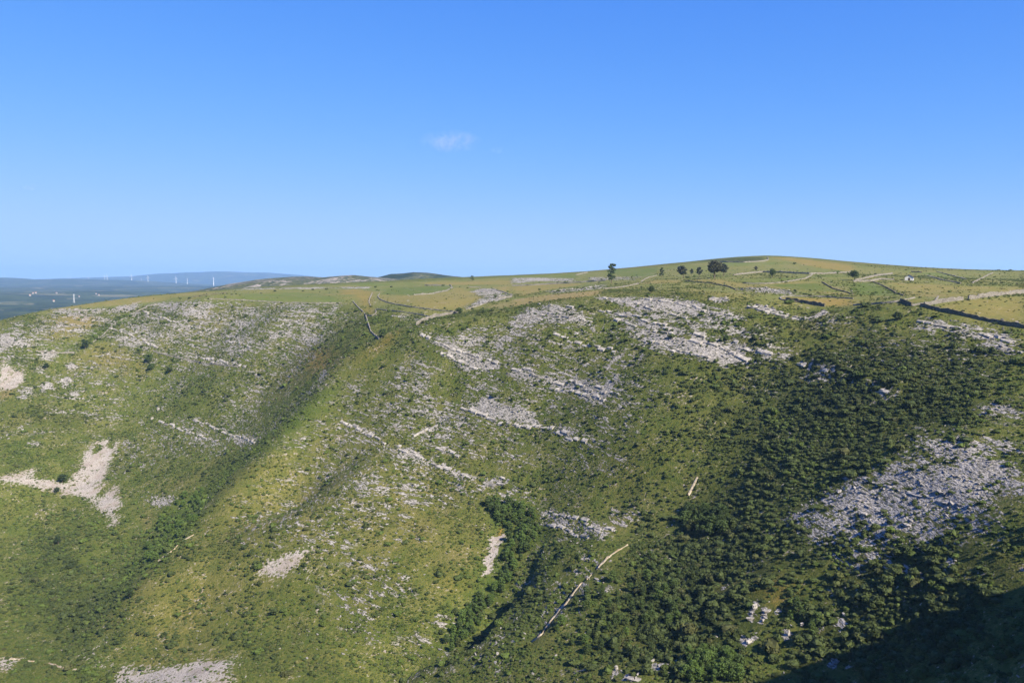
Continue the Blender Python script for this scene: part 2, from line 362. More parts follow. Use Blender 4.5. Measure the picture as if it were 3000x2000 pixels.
R(.66, 'C', 0, 440, 150, 470, 440, 530, 440, 560, 350, 560, 150, 505, 0, 480, f=2); R(.62, 'C', 0, 480, 300, 590, 620, 630, 560, 690, 300, 630, 0, 570, f=2)
R(.90, 'C', 0, 640, 250, 700, 400, 780, 580, 885, 450, 875, 250, 885, 150, 820, 0, 785, f=1)
R(.95, 'C', 155, 400, 290, 405, 285, 435, 180, 435, f=0)
R(.92, 'C', 440, 450, 520, 455, 650, 490, 780, 540, 900, 540, 1000, 480, 985, 520, 880, 560, 760, 560, 640, 515, 500, 490, f=0)
R(.75, 'C', 900, 560, 950, 565, 960, 620, 890, 640); R(.5, 'C', 950, 520, 1150, 540, 1100, 580, 950, 590, f=2)
for q in ((330, 712, 640, 795, 640, 806, 330, 724), (640, 795, 775, 815, 770, 832, 640, 806), (820, 845, 1125, 945, 1120, 962, 815, 860), (1170, 965, 1265, 993, 1260, 1010, 1165, 985),
          (1290, 1010, 1510, 1075, 1500, 1092, 1290, 1028), (1300, 1115, 1490, 1085, 1490, 1095, 1300, 1130)):
    R(.95, 'C', *q, f=0)
R(.72, 'C', 840, 890, 1015, 940, 980, 995, 900, 965); R(.55, 'C', 1085, 1075, 1250, 1125, 1240, 1145, 1090, 1110); R(.6, 'C', 560, 660, 780, 790, 700, 820, 500, 700, f=2)
R(.8, 'C', 1580, 590, 1680, 550, 1765, 560, 2000, 600, 2200, 650, 2351, 700, 2351, 770, 2150, 690, 1930, 665, 1850, 625, 1700, 625, f=1)
R(.55, 'C', 1930, 895, 2100, 885, 2200, 930, 2100, 955, f=2); R(.8, 'C', 1660, 785, 1730, 785, 1705, 815); R(.55, 'C', 2100, 1190, 2200, 1100, 2351, 1150, 2351, 1210, 2250, 1245, f=2)
R(.45, 'C', 2150, 700, 2351, 760, 2351, 900, 2200, 860, f=3)
R(.72, 'C', 1480, 1500, 1700, 1420, 1900, 1345, 2130, 1355, 2100, 1450, 2351, 1430, 2351, 1568, 1400, 1568, f=3); R(.5, 'C', 1690, 1240, 1850, 1300, 1950, 1340, 1700, 1420, 1500, 1500, f=3)
R(.72, 'F', 940, 250, 1100, 200, 1300, 150, 1500, 0, 2351, 0, 2351, 330, 2100, 290, 2000, 250, 1850, 330, 2200, 500, 2210, 545, 1900, 545, 1850, 605, 1700, 575, 1500, 590, 1250, 655, 1000, 605, 850, 505, 720, 440, 760, 370, 940, 380, f=3)
R(.9, 'F', 1520, 230, 1700, 230, 1820, 350, 2200, 490, 2210, 540, 1900, 540, 1700, 480, 1580, 380, f=2)
R(.75, 'F', 1220, 635, 1430, 720, 1640, 840, 1620, 860, 1380, 730, 1210, 655, f=0); R(.6, 'F', 1750, 695, 1990, 790, 1985, 805, 1745, 715, f=0)
for q in ((465, 1010, 520, 990, 510, 1065, 480, 1070), (425, 1110, 500, 1100, 490, 1145, 435, 1140), (530, 1060, 635, 1075, 630, 1100, 540, 1090), (715, 1190, 745, 1190, 740, 1255, 720, 1255), (800, 1140, 845, 1145, 840, 1190, 805, 1185),
          (425, 1245, 500, 1260, 480, 1310, 440, 1290), (960, 1200, 1000, 1200, 990, 1240), (1060, 1160, 1140, 1160, 1130, 1200, 1070, 1200), (240, 880, 290, 885, 270, 950, 245, 930), (530, 1110, 570, 1120, 560, 1145, 535, 1140), (1010, 1410, 1090, 1400, 1080, 1440, 1020, 1445)):
    R(1, 'F', *q, f=0)
for q in ((1870, 1440, 1920, 1460, 1930, 1520, 1880, 1490), (1920, 1510, 2100, 1545, 2090, 1568, 1950, 1540), (2120, 1420, 2220, 1430, 2200, 1500, 2130, 1480)):
    R(.95, 'E', *q, f=0)
area('orange', .9, px('F', 540, 880, 640, 885, 770, 955, 720, 1020, 600, 1025, 580, 950), 1); area('pink', .6, px('F', 290, 840, 410, 850, 390, 910, 250, 930), 2)
area('orange', .5, px('F', 1650, 1000, 1800, 1000, 1780, 1050, 1650, 1050), 3); area('orange', .5, px('F', 1370, 1150, 1500, 1180, 1480, 1230, 1370, 1230), 3); area('orange', .6, px('F', 2180, 690, 2340, 680, 2330, 730, 2180, 730), 2)
area('orange', .5, px('E', 2100, 1330, 2330, 1340, 2300, 1410, 2120, 1400), 3)
R(.8, 'E', 1720, -620, 1740, -610, 1700, -560)
# --- dry grass, brown and orange patches of the left hillside
D_ = lambda v, c, *uv, f=3, k='dry': area(k, v, px(c, *uv), f)
D_(.8, 'A', 400, 520, 640, 520, 660, 600, 560, 680, 300, 700, 330, 600); D_(.45, 'A', 430, 520, 660, 530, 640, 590, 520, 610, k='pink')
D_(.8, 'A', 520, 800, 700, 740, 900, 830, 1010, 900, 950, 960, 800, 900, 600, 850); D_(.6, 'A', 1900, 950, 2100, 850, 2250, 750, 2351, 850, 2300, 920, 2100, 950, 1950, 1050)
D_(.8, 'A', 2110, 740, 2200, 760, 2330, 850, 2300, 910, 2150, 890, 2130, 800, k='orange', f=2); D_(.5, 'A', 1350, 500, 1600, 520, 1550, 640, 1350, 620, f=4)
D_(.7, 'B', 90, 830, 220, 760, 350, 640, 400, 640, 300, 740, 130, 840, k='orange', f=2)
D_(.4, 'D', 1200, 1090, 1340, 1080, 1320, 1180, 1230, 1190, k='orange'); D_(.6, 'D', 900, 850, 1500, 800, 1700, 1000, 1500, 1300, 1100, 1300, 900, 1100, f=8)
D_(.5, 'D', 850, 1460, 1600, 1390, 1500, 1430, 1200, 1440, 1000, 1480, k='orange', f=2); D_(.4, 'D', 1300, 300, 2351, 0, 2351, 800, 1300, 750, f=10); D_(.4, 'E', 0, 0, 900, 0, 800, 700, 300, 900, 0, 900, f=10)
D_(.5, 'D', 0, 1370, 140, 1380, 100, 1400, 0, 1395, k='orange', f=1)
D_(.35, 'C', 600, 560, 1400, 560, 1200, 800, 700, 760, f=8); D_(.5, 'C', 0, 330, 900, 440, 700, 470, 0, 390, f=3)
D_(.45, 'E', 1900, 0, 2100, 30, 2000, 120, 1850, 60, k='orange')
# --- pastures and fallow strips on the plateau
def F(kind, c, *uv, v=.8, f=1):
    area('field', 1, px(c, *uv), f, warp=.3)
    if kind: area(kind, min(1, v * (1.0 if kind in ('orange', 'pink') else 1.6)), px(c, *uv), f, warp=.3)
area('field', .7, px('P', 0, 930, 450, 868, 700, 848, 1000, 834, 1400, 817, 1790, 794, 2250, 753, 2650, 790, 3000, 797, 3000, 960, 2600, 886, 2300, 905, 2000, 850, 1780, 850, 1500, 895, 1250, 930, 1000, 890, 600, 880), 3)
area('dry', .18, px('P', 300, 885, 700, 850, 1400, 818, 2250, 752, 3000, 796, 3000, 960, 2600, 888, 2300, 905, 2000, 855, 1500, 895, 1250, 930, 1000, 890, 600, 880), 4)
F('lush', '3', 530, 470, 620, 430, 950, 380, 1300, 362, 1520, 355, 1535, 390, 1460, 428, 1250, 472, 1000, 488, 700, 478, v=.55)
F('dry', '3', 500, 515, 530, 485, 700, 492, 1000, 492, 1250, 478, 1460, 435, 1560, 390, 1700, 400, 1800, 440, 2000, 500, 1900, 560, 1700, 640, 1560, 700, 1200, 678, 900, 638, 700, 606, 560, 560, v=.5)
F('orange', '3', 0, 420, 200, 410, 420, 440, 400, 560, 380, 640, 470, 690, 470, 750, 380, 775, 320, 740, 280, 600, 250, 540, 150, 480, 0, 480, v=.5)
F('lush', '3', 220, 330, 900, 312, 1100, 332, 950, 378, 530, 438, 300, 418, v=.3)
F('dry', '3', 2080, 378, 2352, 372, 2352, 480, 2200, 430, v=.9); F('dry', '4', 0, 470, 420, 442, 850, 420, 1000, 440, 700, 480, 400, 530, 130, 608, 0, 568, v=.85)
F('pink', '4', 0, 650, 130, 632, 500, 582, 1000, 542, 1240, 512, 1750, 432, 1300, 500, 1150, 590, 500, 660, 150, 720, 0, 740, v=.55); F('pink', '3', 2352, 580, 2100, 622, 1900, 690, 2352, 655, v=.6)
area('dry', .9, px('4', 0, 650, 130, 632, 500, 582, 1240, 512, 1750, 432, 1300, 500, 1150, 590, 500, 660, 150, 720, 0, 740), 1)
F('lush', '2', 900, 470, 1900, 450, 2352, 540, 2352, 590, 1600, 590, 1000, 560, v=.35); F('lush', '5', 650, 402, 1000, 400, 1700, 392, 1500, 430, 1150, 468, 820, 458, 620, 440, v=.4)
F('dry', '5', 870, 480, 1150, 482, 1500, 445, 1900, 442, 2352, 600, 2352, 640, 2100, 630, 1600, 560, 1000, 510, v=.5)
F('dry', '5', 0, 420, 500, 420, 800, 460, 1100, 510, 1000, 538, 700, 518, 300, 450, v=.9); F('orange', '5', 1380, 660, 1900, 672, 2352, 692, 2352, 780, 2000, 778, 1700, 738, 1420, 702, v=.5)
area('dry', .9, px('5', 1380, 660, 1900, 672, 2352, 692, 2352, 780, 2000, 778, 1700, 738, 1420, 702), 1)
F('dry', '6', 0, 690, 600, 672, 1120, 625, 800, 700, 400, 690, 0, 715, v=.8)
F('orange', '5', 1200, 112, 1500, 122, 2352, 232, 2352, 310, 1900, 262, 1500, 162, v=.4); area('dry', .7, px('5', 1200, 105, 1500, 115, 2352, 200, 2352, 310, 1900, 262, 1500, 182), 2)
F('lush', '5', 550, 182, 1150, 172, 1300, 162, 1300, 260, 900, 232, 600, 232, v=.25); F('lush', '5', 1820, 345, 2300, 340, 2300, 440, 1850, 420, v=.25)
F('dry', '6', 400, 402, 1400, 460, 2352, 472, 2352, 560, 1600, 610, 1150, 618, 800, 610, 700, 580, 500, 500, v=.5); F('lush', '6', 850, 285, 1150, 275, 1550, 380, 1500, 405, 1050, 310, v=.35)
F('lush', '6', 0, 420, 260, 410, 560, 545, 690, 595, 300, 590, 0, 570, v=.7); F('lush', '5', 1160, 490, 1900, 460, 2000, 520, 2250, 600, 1700, 570, 1300, 520, v=.6); F('dry', '6', 1050, 640, 2352, 480, 2352, 560, 1600, 605, v=.8)
F('lush', '4', 1300, 250, 2000, 200, 2000, 320, 1500, 330, v=.5); F('lush', '4', 0, 330, 900, 280, 900, 340, 0, 400, v=.4); F('dry', '4', 1900, 380, 2352, 380, 2352, 420, 1800, 430, v=.8); F('dry', '3', 1100, 320, 2352, 290, 2352, 350, 1200, 350, v=.7)
F('dry', '6', 1000, 750, 1500, 662, 2352, 600, 2352, 1000, 1900, 900, 1400, 820, v=.5); F('dry', '2', 0, 470, 700, 440, 300, 500, 0, 530, v=.4); F('dry', '1', 700, 690, 1200, 590, 2352, 480, 2352, 560, 1500, 640, 900, 690, v=.5)
area('field', 1, px('5', 150, 165, 700, 120, 1150, 110, 1150, 150, 900, 175, 500, 170), 1, 'cut'); area('dark', .9, px('5', 150, 165, 700, 120, 1150, 110, 1150, 150, 900, 175, 500, 170), 1)
area('dry', 1, px('5', 150, 165, 700, 120, 1150, 110, 1150, 150, 900, 175, 500, 170), 1, 'cut')
for (c, q, v) in (('3', (1800, 440, 1900, 400, 2080, 400, 2352, 500, 2300, 540, 2000, 600, 1750, 690, 1650, 690, 1750, 620, 1950, 540), .55), ('4', (480, 525, 900, 495, 1250, 440, 1250, 492, 600, 560), .7), ('4', (0, 350, 350, 345, 850, 355, 850, 400, 400, 390, 0, 430), .6),
                  ('5', (740, 540, 1050, 530, 1450, 570, 1600, 600, 1500, 630, 1200, 600, 800, 570), .6), ('3', (600, 740, 1250, 800, 1150, 850, 800, 800), .5), ('3', (0, 380, 400, 375, 380, 400, 0, 405), .6), ('4', (1050, 340, 1800, 330, 1700, 380, 1100, 385), .4), ('2', (800, 420, 2300, 400, 2352, 380, 1200, 390), .5)):
    area('rock', v, px(c, *q), 1); area('field', .8, px(c, *q), 1, 'cut')
# --- scrub: how thick the shrubs stand
K = lambda v, c, *uv, f=8: area('dark', v, px(c, *uv), f)
K(.30, 'P', 0, 900, 3000, 900, 3000, 2000, 0, 2000, f=2)
K(.58, 'P', 1650, 930, 2300, 900, 3000, 980, 3000, 2000, 1450, 2000, 1650, 1650, 1950, 1450, 1850, 1200, 1700, 1050, f=12)
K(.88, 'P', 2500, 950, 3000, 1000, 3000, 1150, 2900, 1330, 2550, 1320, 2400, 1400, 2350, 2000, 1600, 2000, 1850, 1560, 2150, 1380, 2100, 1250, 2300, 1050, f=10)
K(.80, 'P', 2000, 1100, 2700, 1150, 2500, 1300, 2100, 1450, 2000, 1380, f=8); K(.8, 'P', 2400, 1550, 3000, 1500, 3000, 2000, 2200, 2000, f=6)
K(.5, 'E', 1300, 550, 1700, 600, 1850, 620, 1650, 900, 1350, 1250, 1050, 1568, 450, 1568, 1000, 1150, f=3); K(.62, 'B', 700, 900, 1000, 920, 1500, 1050, 2000, 1150, 2351, 1350, 2351, 1568, 1950, 1530, 1650, 1280, 1300, 1120, 1000, 1050, 700, 1000, f=6)
K(.6, 'A', 0, 780, 230, 800, 260, 860, 200, 910, 60, 860, f=2); K(.6, 'A', 0, 1130, 600, 1120, 800, 1230, 700, 1320, 500, 1350, 0, 1330, f=6); K(.55, 'A', 1050, 1000, 1500, 950, 1700, 1050, 1500, 1250, 1150, 1200, f=6)
K(.45, 'A', 1800, 780, 2100, 750, 2150, 880, 1850, 880, f=4); K(.36, 'A', 2000, 1150, 2200, 970, 2300, 950, 2351, 1000, 2100, 1300, 1850, 1380, 1800, 1300, f=3); K(.6, 'C', 320, 440, 440, 470, 640, 520, 720, 580, 520, 590, 300, 500, f=2)
K(.6, 'D', 0, 380, 300, 400, 600, 650, 900, 780, 1000, 1000, 700, 1350, 0, 1350, f=10); K(.6, 'E', 200, 1250, 900, 1150, 600, 1450, 400, 1568, 0, 1568, f=6); K(.5, 'B', 620, 600, 780, 610, 760, 680, 660, 670, f=2)
K(.6, 'C', 300, 640, 560, 690, 520, 720, 280, 700, f=2); K(.55, 'A', 640, 600, 780, 540, 900, 510, 760, 610, 620, 720, 540, 760, f=1)
area('dark', .85, px('F', 540, 880, 640, 885, 770, 955, 720, 1020, 600, 1025, 580, 950), 1, 'cut'); area('dark', .6, px('F', 1370, 1150, 1500, 1180, 1480, 1230, 1370, 1230), 2, 'cut'); area('dark', .6, px('F', 230, 840, 410, 850, 390, 950, 240, 950), 2, 'cut')
U = lambda v, c, *uv, f=4: area('lush', v, px(c, *uv), f)
U(.8, 'A', 1770, 1420, 1900, 1320, 1950, 1380, 1700, 1568, 1600, 1568); U(.8, 'A', 2250, 960, 2351, 930, 2351, 1010, 2150, 1250, 1980, 1400, 1850, 1420, 2000, 1200)
U(1, 'D', 1700, 0, 1450, 130, 1400, 250, 1200, 290, 1100, 450, 1000, 700, 800, 820, 900, 850, 1200, 650, 1400, 450, 1400, 250, 1750, 30)
U(.7, 'A', 0, 1380, 230, 1400, 250, 1480, 0, 1568); U(.5, 'A', 250, 700, 560, 680, 520, 780, 400, 790); U(.7, 'A', 560, 640, 900, 510, 860, 560, 620, 720, f=1)
U(.8, 'B', 300, 1290, 430, 1310, 430, 1370, 310, 1340, f=2); U(.5, 'B', 1300, 580, 1900, 700, 2351, 850, 2351, 1000, 2000, 850, 1700, 720, 1350, 640, f=4); U(.45, 'B', 700, 900, 1500, 1050, 2351, 1350, 2351, 1450, 1700, 1280, 900, 1060, f=6)
U(.8, 'E', 800, 350, 1100, 330, 1340, 380, 1400, 500, 1250, 700, 1150, 850, 1050, 1100, 850, 1350, 700, 1400, 850, 1050, 1000, 850, 1090, 600, 1050, 400, f=3)
U(.6, 'E', 200, 1400, 400, 1450, 500, 1568, 200, 1568); U(.6, 'D', 450, 1500, 750, 1470, 820, 1568, 450, 1568, f=2); U(.5, 'D', 0, 0, 560, 0, 480, 80, 200, 60, 0, 120); U(.4, 'B', 1880, 430, 2200, 560, 2351, 620, 2351, 650, 1950, 500)
U(.6, 'F', 0, 1400, 300, 1300, 380, 1568, 0, 1568); U(.6, 'B', 220, 530, 330, 520, 340, 590, 240, 620, f=1); U(.45, 'A', 800, 1000, 1700, 1000, 1700, 1180, 900, 1180, f=8); U(.3, 'D', 0, 250, 700, 500, 1000, 1300, 0, 1400, f=15)
for k in ('rock', 'dark', 'dry', 'lush', 'orange', 'pink'):
    masks[k] *= (1 - .9 * masks['scree'])
masks['dark'] *= 1 - masks['field'] * .97
# the beds give the limestone a banded rhythm
S = BED[0] * MX + BED[1] * MY + BED[2] * H
band = .5 + .5 * np.sin((S + fbm(MX, MY, 40, 2, 51) * 1.5) * 2 * math.pi / 3.4)
qx_, qy_ = project(V3 := np.column_stack([MX.ravel(), MY.ravel(), H.ravel()])); del V3
stony = (.17 + .26 * fbm(MX, MY, 38, 3, 63)) * sw * (1 - .6 * sstep(1700, 2300, qx_).reshape(MX.shape)) * (1 - .5 * sstep(1300, 700, qx_).reshape(MX.shape) * sstep(1250, 1600, qy_).reshape(MX.shape))
masks['rock'] = np.maximum(masks['rock'], stony * (1 - masks['lush'] * .8) * (1 - masks['field']) * (1 - masks['scree']) * (1 - .5 * masks['dark']))
band = .5 * band + .5 * (.5 + .5 * np.sin((S + fbm(MX, MY, 55, 2, 53) * 2.0) * 2 * math.pi / 7.5))
masks['rock'] *= (.62 + .78 * band) * (1 + .40 * fbm(MX, MY, 20, 3, 61))
# ------------------------------------------------------------------ object helpers
def tag(o, label=None, cat=None, group=None, kind=None):
    if label: o['label'] = label
    if cat: o['category'] = cat
    if group: o['group'] = group
    if kind: o['kind'] = kind
    return o

def empty(name, loc, rz=0.0):
    o = bpy.data.objects.new(name, None); COL.objects.link(o)
    o.location = loc; o.rotation_euler = (0, 0, rz); o.empty_display_size = .5
    return o

def mesh_np(name, V, F, mats=(), smooth=False, parent=None, mi=None):
    """V (n,3); F list of arrays (m,k): faces with k corners each"""
    me = bpy.data.meshes.new(name)
    F = [np.asarray(f, np.int32) for f in (F if isinstance(F, list) else [F]) if len(f)]
    me.vertices.add(len(V)); me.vertices.foreach_set('co', np.asarray(V, np.float32).ravel())
    if not F:
        me.update()
        for m in mats: me.materials.append(m)
        o = bpy.data.objects.new(name, me); COL.objects.link(o)
        return o
    nl = sum(f.size for f in F); npoly = sum(len(f) for f in F)
    me.loops.add(nl); me.loops.foreach_set('vertex_index', np.concatenate([f.ravel() for f in F]))
    me.polygons.add(npoly)
    st = []; c = 0
    for f in F:
        st.append(c + np.arange(len(f)) * f.shape[1]); c += f.size
    me.polygons.foreach_set('loop_start', np.concatenate(st).astype(np.int32))
    me.polygons.foreach_set('use_smooth', np.full(npoly, smooth, bool))
    if mi is not None: me.polygons.foreach_set('material_index', np.asarray(mi, np.int32))
    me.update(calc_edges=True)
    for m in mats: me.materials.append(m)
    o = bpy.data.objects.new(name, me); COL.objects.link(o)
    if parent: o.parent = parent
    return o

# ------------------------------------------------------------------ node helper
class NT:
    def __init__(self, name):
        self.m = bpy.data.materials.new(name); self.m.use_nodes = True
        self.t = self.m.node_tree; self.t.nodes.clear()
        self.out = self.t.nodes.new('ShaderNodeOutputMaterial')
    def n(self, kind, **kw):
        nd = self.t.nodes.new(kind)
        for k, v in kw.items(): setattr(nd, k, v)
        return nd
    def put(self, sock, v):
        if hasattr(v, 'is_output'): self.t.links.new(v, sock)
        else:
            if isinstance(v, (tuple, list)) and len(v) == 3 and sock.type == 'RGBA': v = (*v, 1)
            sock.default_value = v
    def math(self, op, a, b=0.0, c=None, clamp=False):
        nd = self.n('ShaderNodeMath', operation=op, use_clamp=clamp)
        self.put(nd.inputs[0], a); self.put(nd.inputs[1], b)
        if c is not None: self.put(nd.inputs[2], c)
        return nd.outputs[0]
    def smooth(self, v, a, b):
        nd = self.n('ShaderNodeMapRange', interpolation_type='SMOOTHSTEP')
        self.put(nd.inputs[0], v); self.put(nd.inputs[1], a); self.put(nd.inputs[2], b)
        return nd.outputs[0]
    def mix(self, f, a, b):
        nd = self.n('ShaderNodeMix', data_type='RGBA')
        self.put(nd.inputs[0], f); self.put(nd.inputs[6], a); self.put(nd.inputs[7], b)
        return nd.outputs[2]
    def noise(self, vec, scale, detail=3.0, rough=.55, dist=0.0):
        nd = self.n('ShaderNodeTexNoise')
        if vec is not None: self.put(nd.inputs['Vector'], vec)
        nd.inputs['Scale'].default_value = scale; nd.inputs['Detail'].default_value = detail
        nd.inputs['Roughness'].default_value = rough; nd.inputs['Distortion'].default_value = dist
        return nd.outputs[0]
    def voro(self, vec, scale, feature='F1', out=0):
        nd = self.n('ShaderNodeTexVoronoi', feature=feature)
        self.put(nd.inputs['Vector'], vec); nd.inputs['Scale'].default_value = scale
        return nd.outputs[out]
    def attr(self, name, kind='GEOMETRY'):
        return self.n('ShaderNodeAttribute', attribute_name=name, attribute_type=kind)
    def dot(self, v, w):
        nd = self.n('ShaderNodeVectorMath', operation='DOT_PRODUCT')
        self.put(nd.inputs[0], v); nd.inputs[1].default_value = w
        return nd.outputs['Value']
    def sep(self, c):
        nd = self.n('ShaderNodeSeparateColor'); self.put(nd.inputs[0], c); return nd.outputs
    def comb(self, x, y, z):
        nd = self.n('ShaderNodeCombineXYZ')
        for i, v in enumerate((x, y, z)): self.put(nd.inputs[i], v)
        return nd.outputs[0]
    def bump(self, h, strength=.5, dist=.3):
        nd = self.n('ShaderNodeBump'); self.put(nd.inputs['Height'], h)
        nd.inputs['Strength'].default_value = strength; nd.inputs['Distance'].default_value = dist
        return nd.outputs[0]
    def bsdf(self, col, rough=.9, normal=None, spec=.15, trans=None, gain=.75):
        if gain != 1:
            vm = self.n('ShaderNodeVectorMath', operation='SCALE'); self.put(vm.inputs[0], tuple(col) if isinstance(col, tuple) else col); vm.inputs['Scale'].default_value = gain; col = vm.outputs[0]
        b = self.n('ShaderNodeBsdfPrincipled')
        self.put(b.inputs['Base Color'], col); self.put(b.inputs['Roughness'], rough)
        b.inputs['Specular IOR Level'].default_value = spec
        if normal is not None: self.put(b.inputs['Normal'], normal)
        sh = b.outputs[0]
        if trans is not None:
            tr = self.n('ShaderNodeBsdfTranslucent'); self.put(tr.inputs[0], trans[1])
            mx = self.n('ShaderNodeMixShader'); mx.inputs[0].default_value = trans[0]
            self.t.links.new(sh, mx.inputs[1]); self.t.links.new(tr.outputs[0], mx.inputs[2]); sh = mx.outputs[0]
        self.t.links.new(sh, self.out.inputs[0])
        return self.m

# ------------------------------------------------------------------ hillside material
def mat_hillside():
    k = NT('hillside_ground')
    pos = k.n('ShaderNodeNewGeometry').outputs['Position']
    sp = k.n('ShaderNodeSeparateXYZ'); k.put(sp.inputs[0], pos)
    a1 = k.attr('mask_a'); a2 = k.attr('mask_b')
    s1 = k.sep(a1.outputs['Color']); rock, scree, dry = s1[0], s1[1], s1[2]; field = a1.outputs['Alpha']
    s2 = k.sep(a2.outputs['Color']); lush, dark, orange = s2[0], s2[1], s2[2]; pink = a2.outputs['Alpha']
    bed = k.dot(pos, tuple(BED))
    strata = k.comb(k.math('MULTIPLY', sp.outputs[0], .27), k.math('MULTIPLY', sp.outputs[1], .27), k.math('MULTIPLY', bed, 1.9))
    strata2 = k.comb(k.math('MULTIPLY', sp.outputs[0], .12), k.math('MULTIPLY', sp.outputs[1], .12), k.math('MULTIPLY', bed, .9))
    nL = k.noise(pos, .018, 4); nM = k.noise(pos, .11, 4, .6); nF = k.noise(pos, .75, 4, .65); nV = k.noise(pos, 2.6, 3, .6)
    nS = k.noise(strata, 1.0, 4, .62); nT = k.noise(strata2, 1.0, 3, .55)
    # turf
    g = k.mix(k.smooth(nM, .35, .65), (.056, .084, .015), (.086, .102, .022))
    g = k.mix(k.smooth(nF, .42, .62), g, (.120, .120, .034))
    g = k.mix(k.math('MULTIPLY', k.smooth(nL, .5, .66), .55), g, (.100, .102, .030))
    g = k.mix(k.math('MULTIPLY', k.smooth(nV, .50, .64), k.smooth(k.math('ADD', nM, k.math('MULTIPLY', dry, .25)), .48, .68)), g, (.20, .17, .075))
    g = k.mix(k.math('MULTIPLY', k.smooth(nF, .50, .36), .55), g, (.036, .060, .012))
    g = k.mix(k.math('MULTIPLY', k.smooth(k.noise(pos, 1.15, 2, .5), .60, .68), k.smooth(nM, .40, .60)), g, (.21, .185, .10))
    g = k.mix(k.math('MULTIPLY', k.smooth(nV, .55, .40), .7), g, (.036, .058, .011))
    g = k.mix(k.math('MULTIPLY', k.smooth(k.noise(pos, .24, 4, .6, .6), .54, .64), .65), g, (.040, .072, .014))
    g = k.mix(k.math('MULTIPLY', k.smooth(k.noise(pos, .060, 4, .6, .5), .55, .66), .5), g, (.125, .118, .042))
    g = k.mix(.055, g, (.42, .36, .16))
    # pasture: even grass in two tones
    p = k.mix(k.smooth(k.noise(pos, .028, 5, .65), .38, .62), (.125, .148, .048), (.178, .168, .066))
    p = k.mix(k.math('MULTIPLY', k.smooth(nM, .5, .7), .35), p, (.088, .108, .028))
    g = k.mix(k.math('MULTIPLY', field, .92), g, p)
    g = k.mix(k.math('MULTIPLY', dry, k.math('ADD', k.math('MULTIPLY', k.smooth(nM, .3, .65), .5), .42)), g, k.mix(k.smooth(nF, .3, .7), (.165, .128, .046), (.235, .182, .075)))
    g = k.mix(k.math('MULTIPLY', lush, k.math('ADD', k.math('MULTIPLY', k.smooth(nF, .3, .65), .5), .35)), g, k.mix(nM, (.042, .085, .010), (.075, .112, .018)))
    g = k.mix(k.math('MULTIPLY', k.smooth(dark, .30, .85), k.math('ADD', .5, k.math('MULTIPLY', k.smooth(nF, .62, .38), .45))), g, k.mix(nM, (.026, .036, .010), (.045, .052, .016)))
    g = k.mix(k.math('MULTIPLY', orange, k.math('ADD', k.math('MULTIPLY', k.smooth(nF, .35, .6), .5), .35)), g, (.25, .14, .038))
    g = k.mix(k.math('MULTIPLY', pink, k.math('ADD', k.math('MULTIPLY', k.smooth(nF, .35, .6), .5), .4)), g, (.25, .175, .11))
    vt = k.n('ShaderNodeVectorMath', operation='MULTIPLY'); k.put(vt.inputs[0], g); vt.inputs[1].default_value = (.97, .99, .80); g = vt.outputs[0]
    # limestone: banded outcrop
    amt = k.math('ADD', k.math('MULTIPLY', nS, .62), k.math('MULTIPLY', nT, .38))
    amt = k.math('ADD', k.math('MULTIPLY', k.math('SUBTRACT', amt, .5), 2.2), k.math('ADD', .5, k.math('MULTIPLY', k.math('SUBTRACT', nF, .5), .55)))
    thr = k.math('SUBTRACT', .69, k.math('MULTIPLY', rock, .56))
    rf = k.smooth(amt, thr, k.math('ADD', thr, .07))
    rf = k.math('MULTIPLY', rf, k.smooth(rock, .06, .2))
    rc = k.mix(k.smooth(nM, .35, .65), (.30, .278, .262), (.39, .362, .34))
    rc = k.mix(k.math('MULTIPLY', k.smooth(nF, .45, .6), .5), rc, (.47, .44, .41))
    rc = k.mix(k.smooth(k.noise(strata, 3.2, 3, .6), .54, .42), rc, (.11, .105, .085))
    rc = k.mix(k.math('MULTIPLY', pink, .5), rc, (.38, .27, .20))
    c = k.mix(rf, g, rc)
    # scree: loose pale rubble
    sf = k.smooth(k.math('ADD', scree, k.math('MULTIPLY', k.math('SUBTRACT', k.math('ADD', nF, k.math('MULTIPLY', nM, .6)), .80), 2.4)), .33, .52)
    sf = k.math('MULTIPLY', sf, k.math('SUBTRACT', 1.0, k.math('MULTIPLY', k.smooth(k.noise(pos, .38, 4, .65), .56, .64), .8)))
    sc = k.mix(nF, (.33, .295, .265), (.41, .375, .345)); sc = k.mix(k.smooth(nV, .52, .38), sc, (.20, .165, .14)); sc = k.mix(k.math('MULTIPLY', k.smooth(nM, .5, .6), .45), sc, (.25, .20, .165))
    c = k.mix(sf, c, sc)
    hgt_ = k.math('ADD', k.math('MULTIPLY', nV, .5), k.math('ADD', k.math('MULTIPLY', nF, .8), k.math('MULTIPLY', k.math('MULTIPLY', nS, rf), 1.6)))
    hgt_ = k.math('MULTIPLY', hgt_, k.math('SUBTRACT', 1.0, k.math('MULTIPLY', field, .8)))
    return k.bsdf(c, .95, k.bump(hgt_, .8, .55), .08)

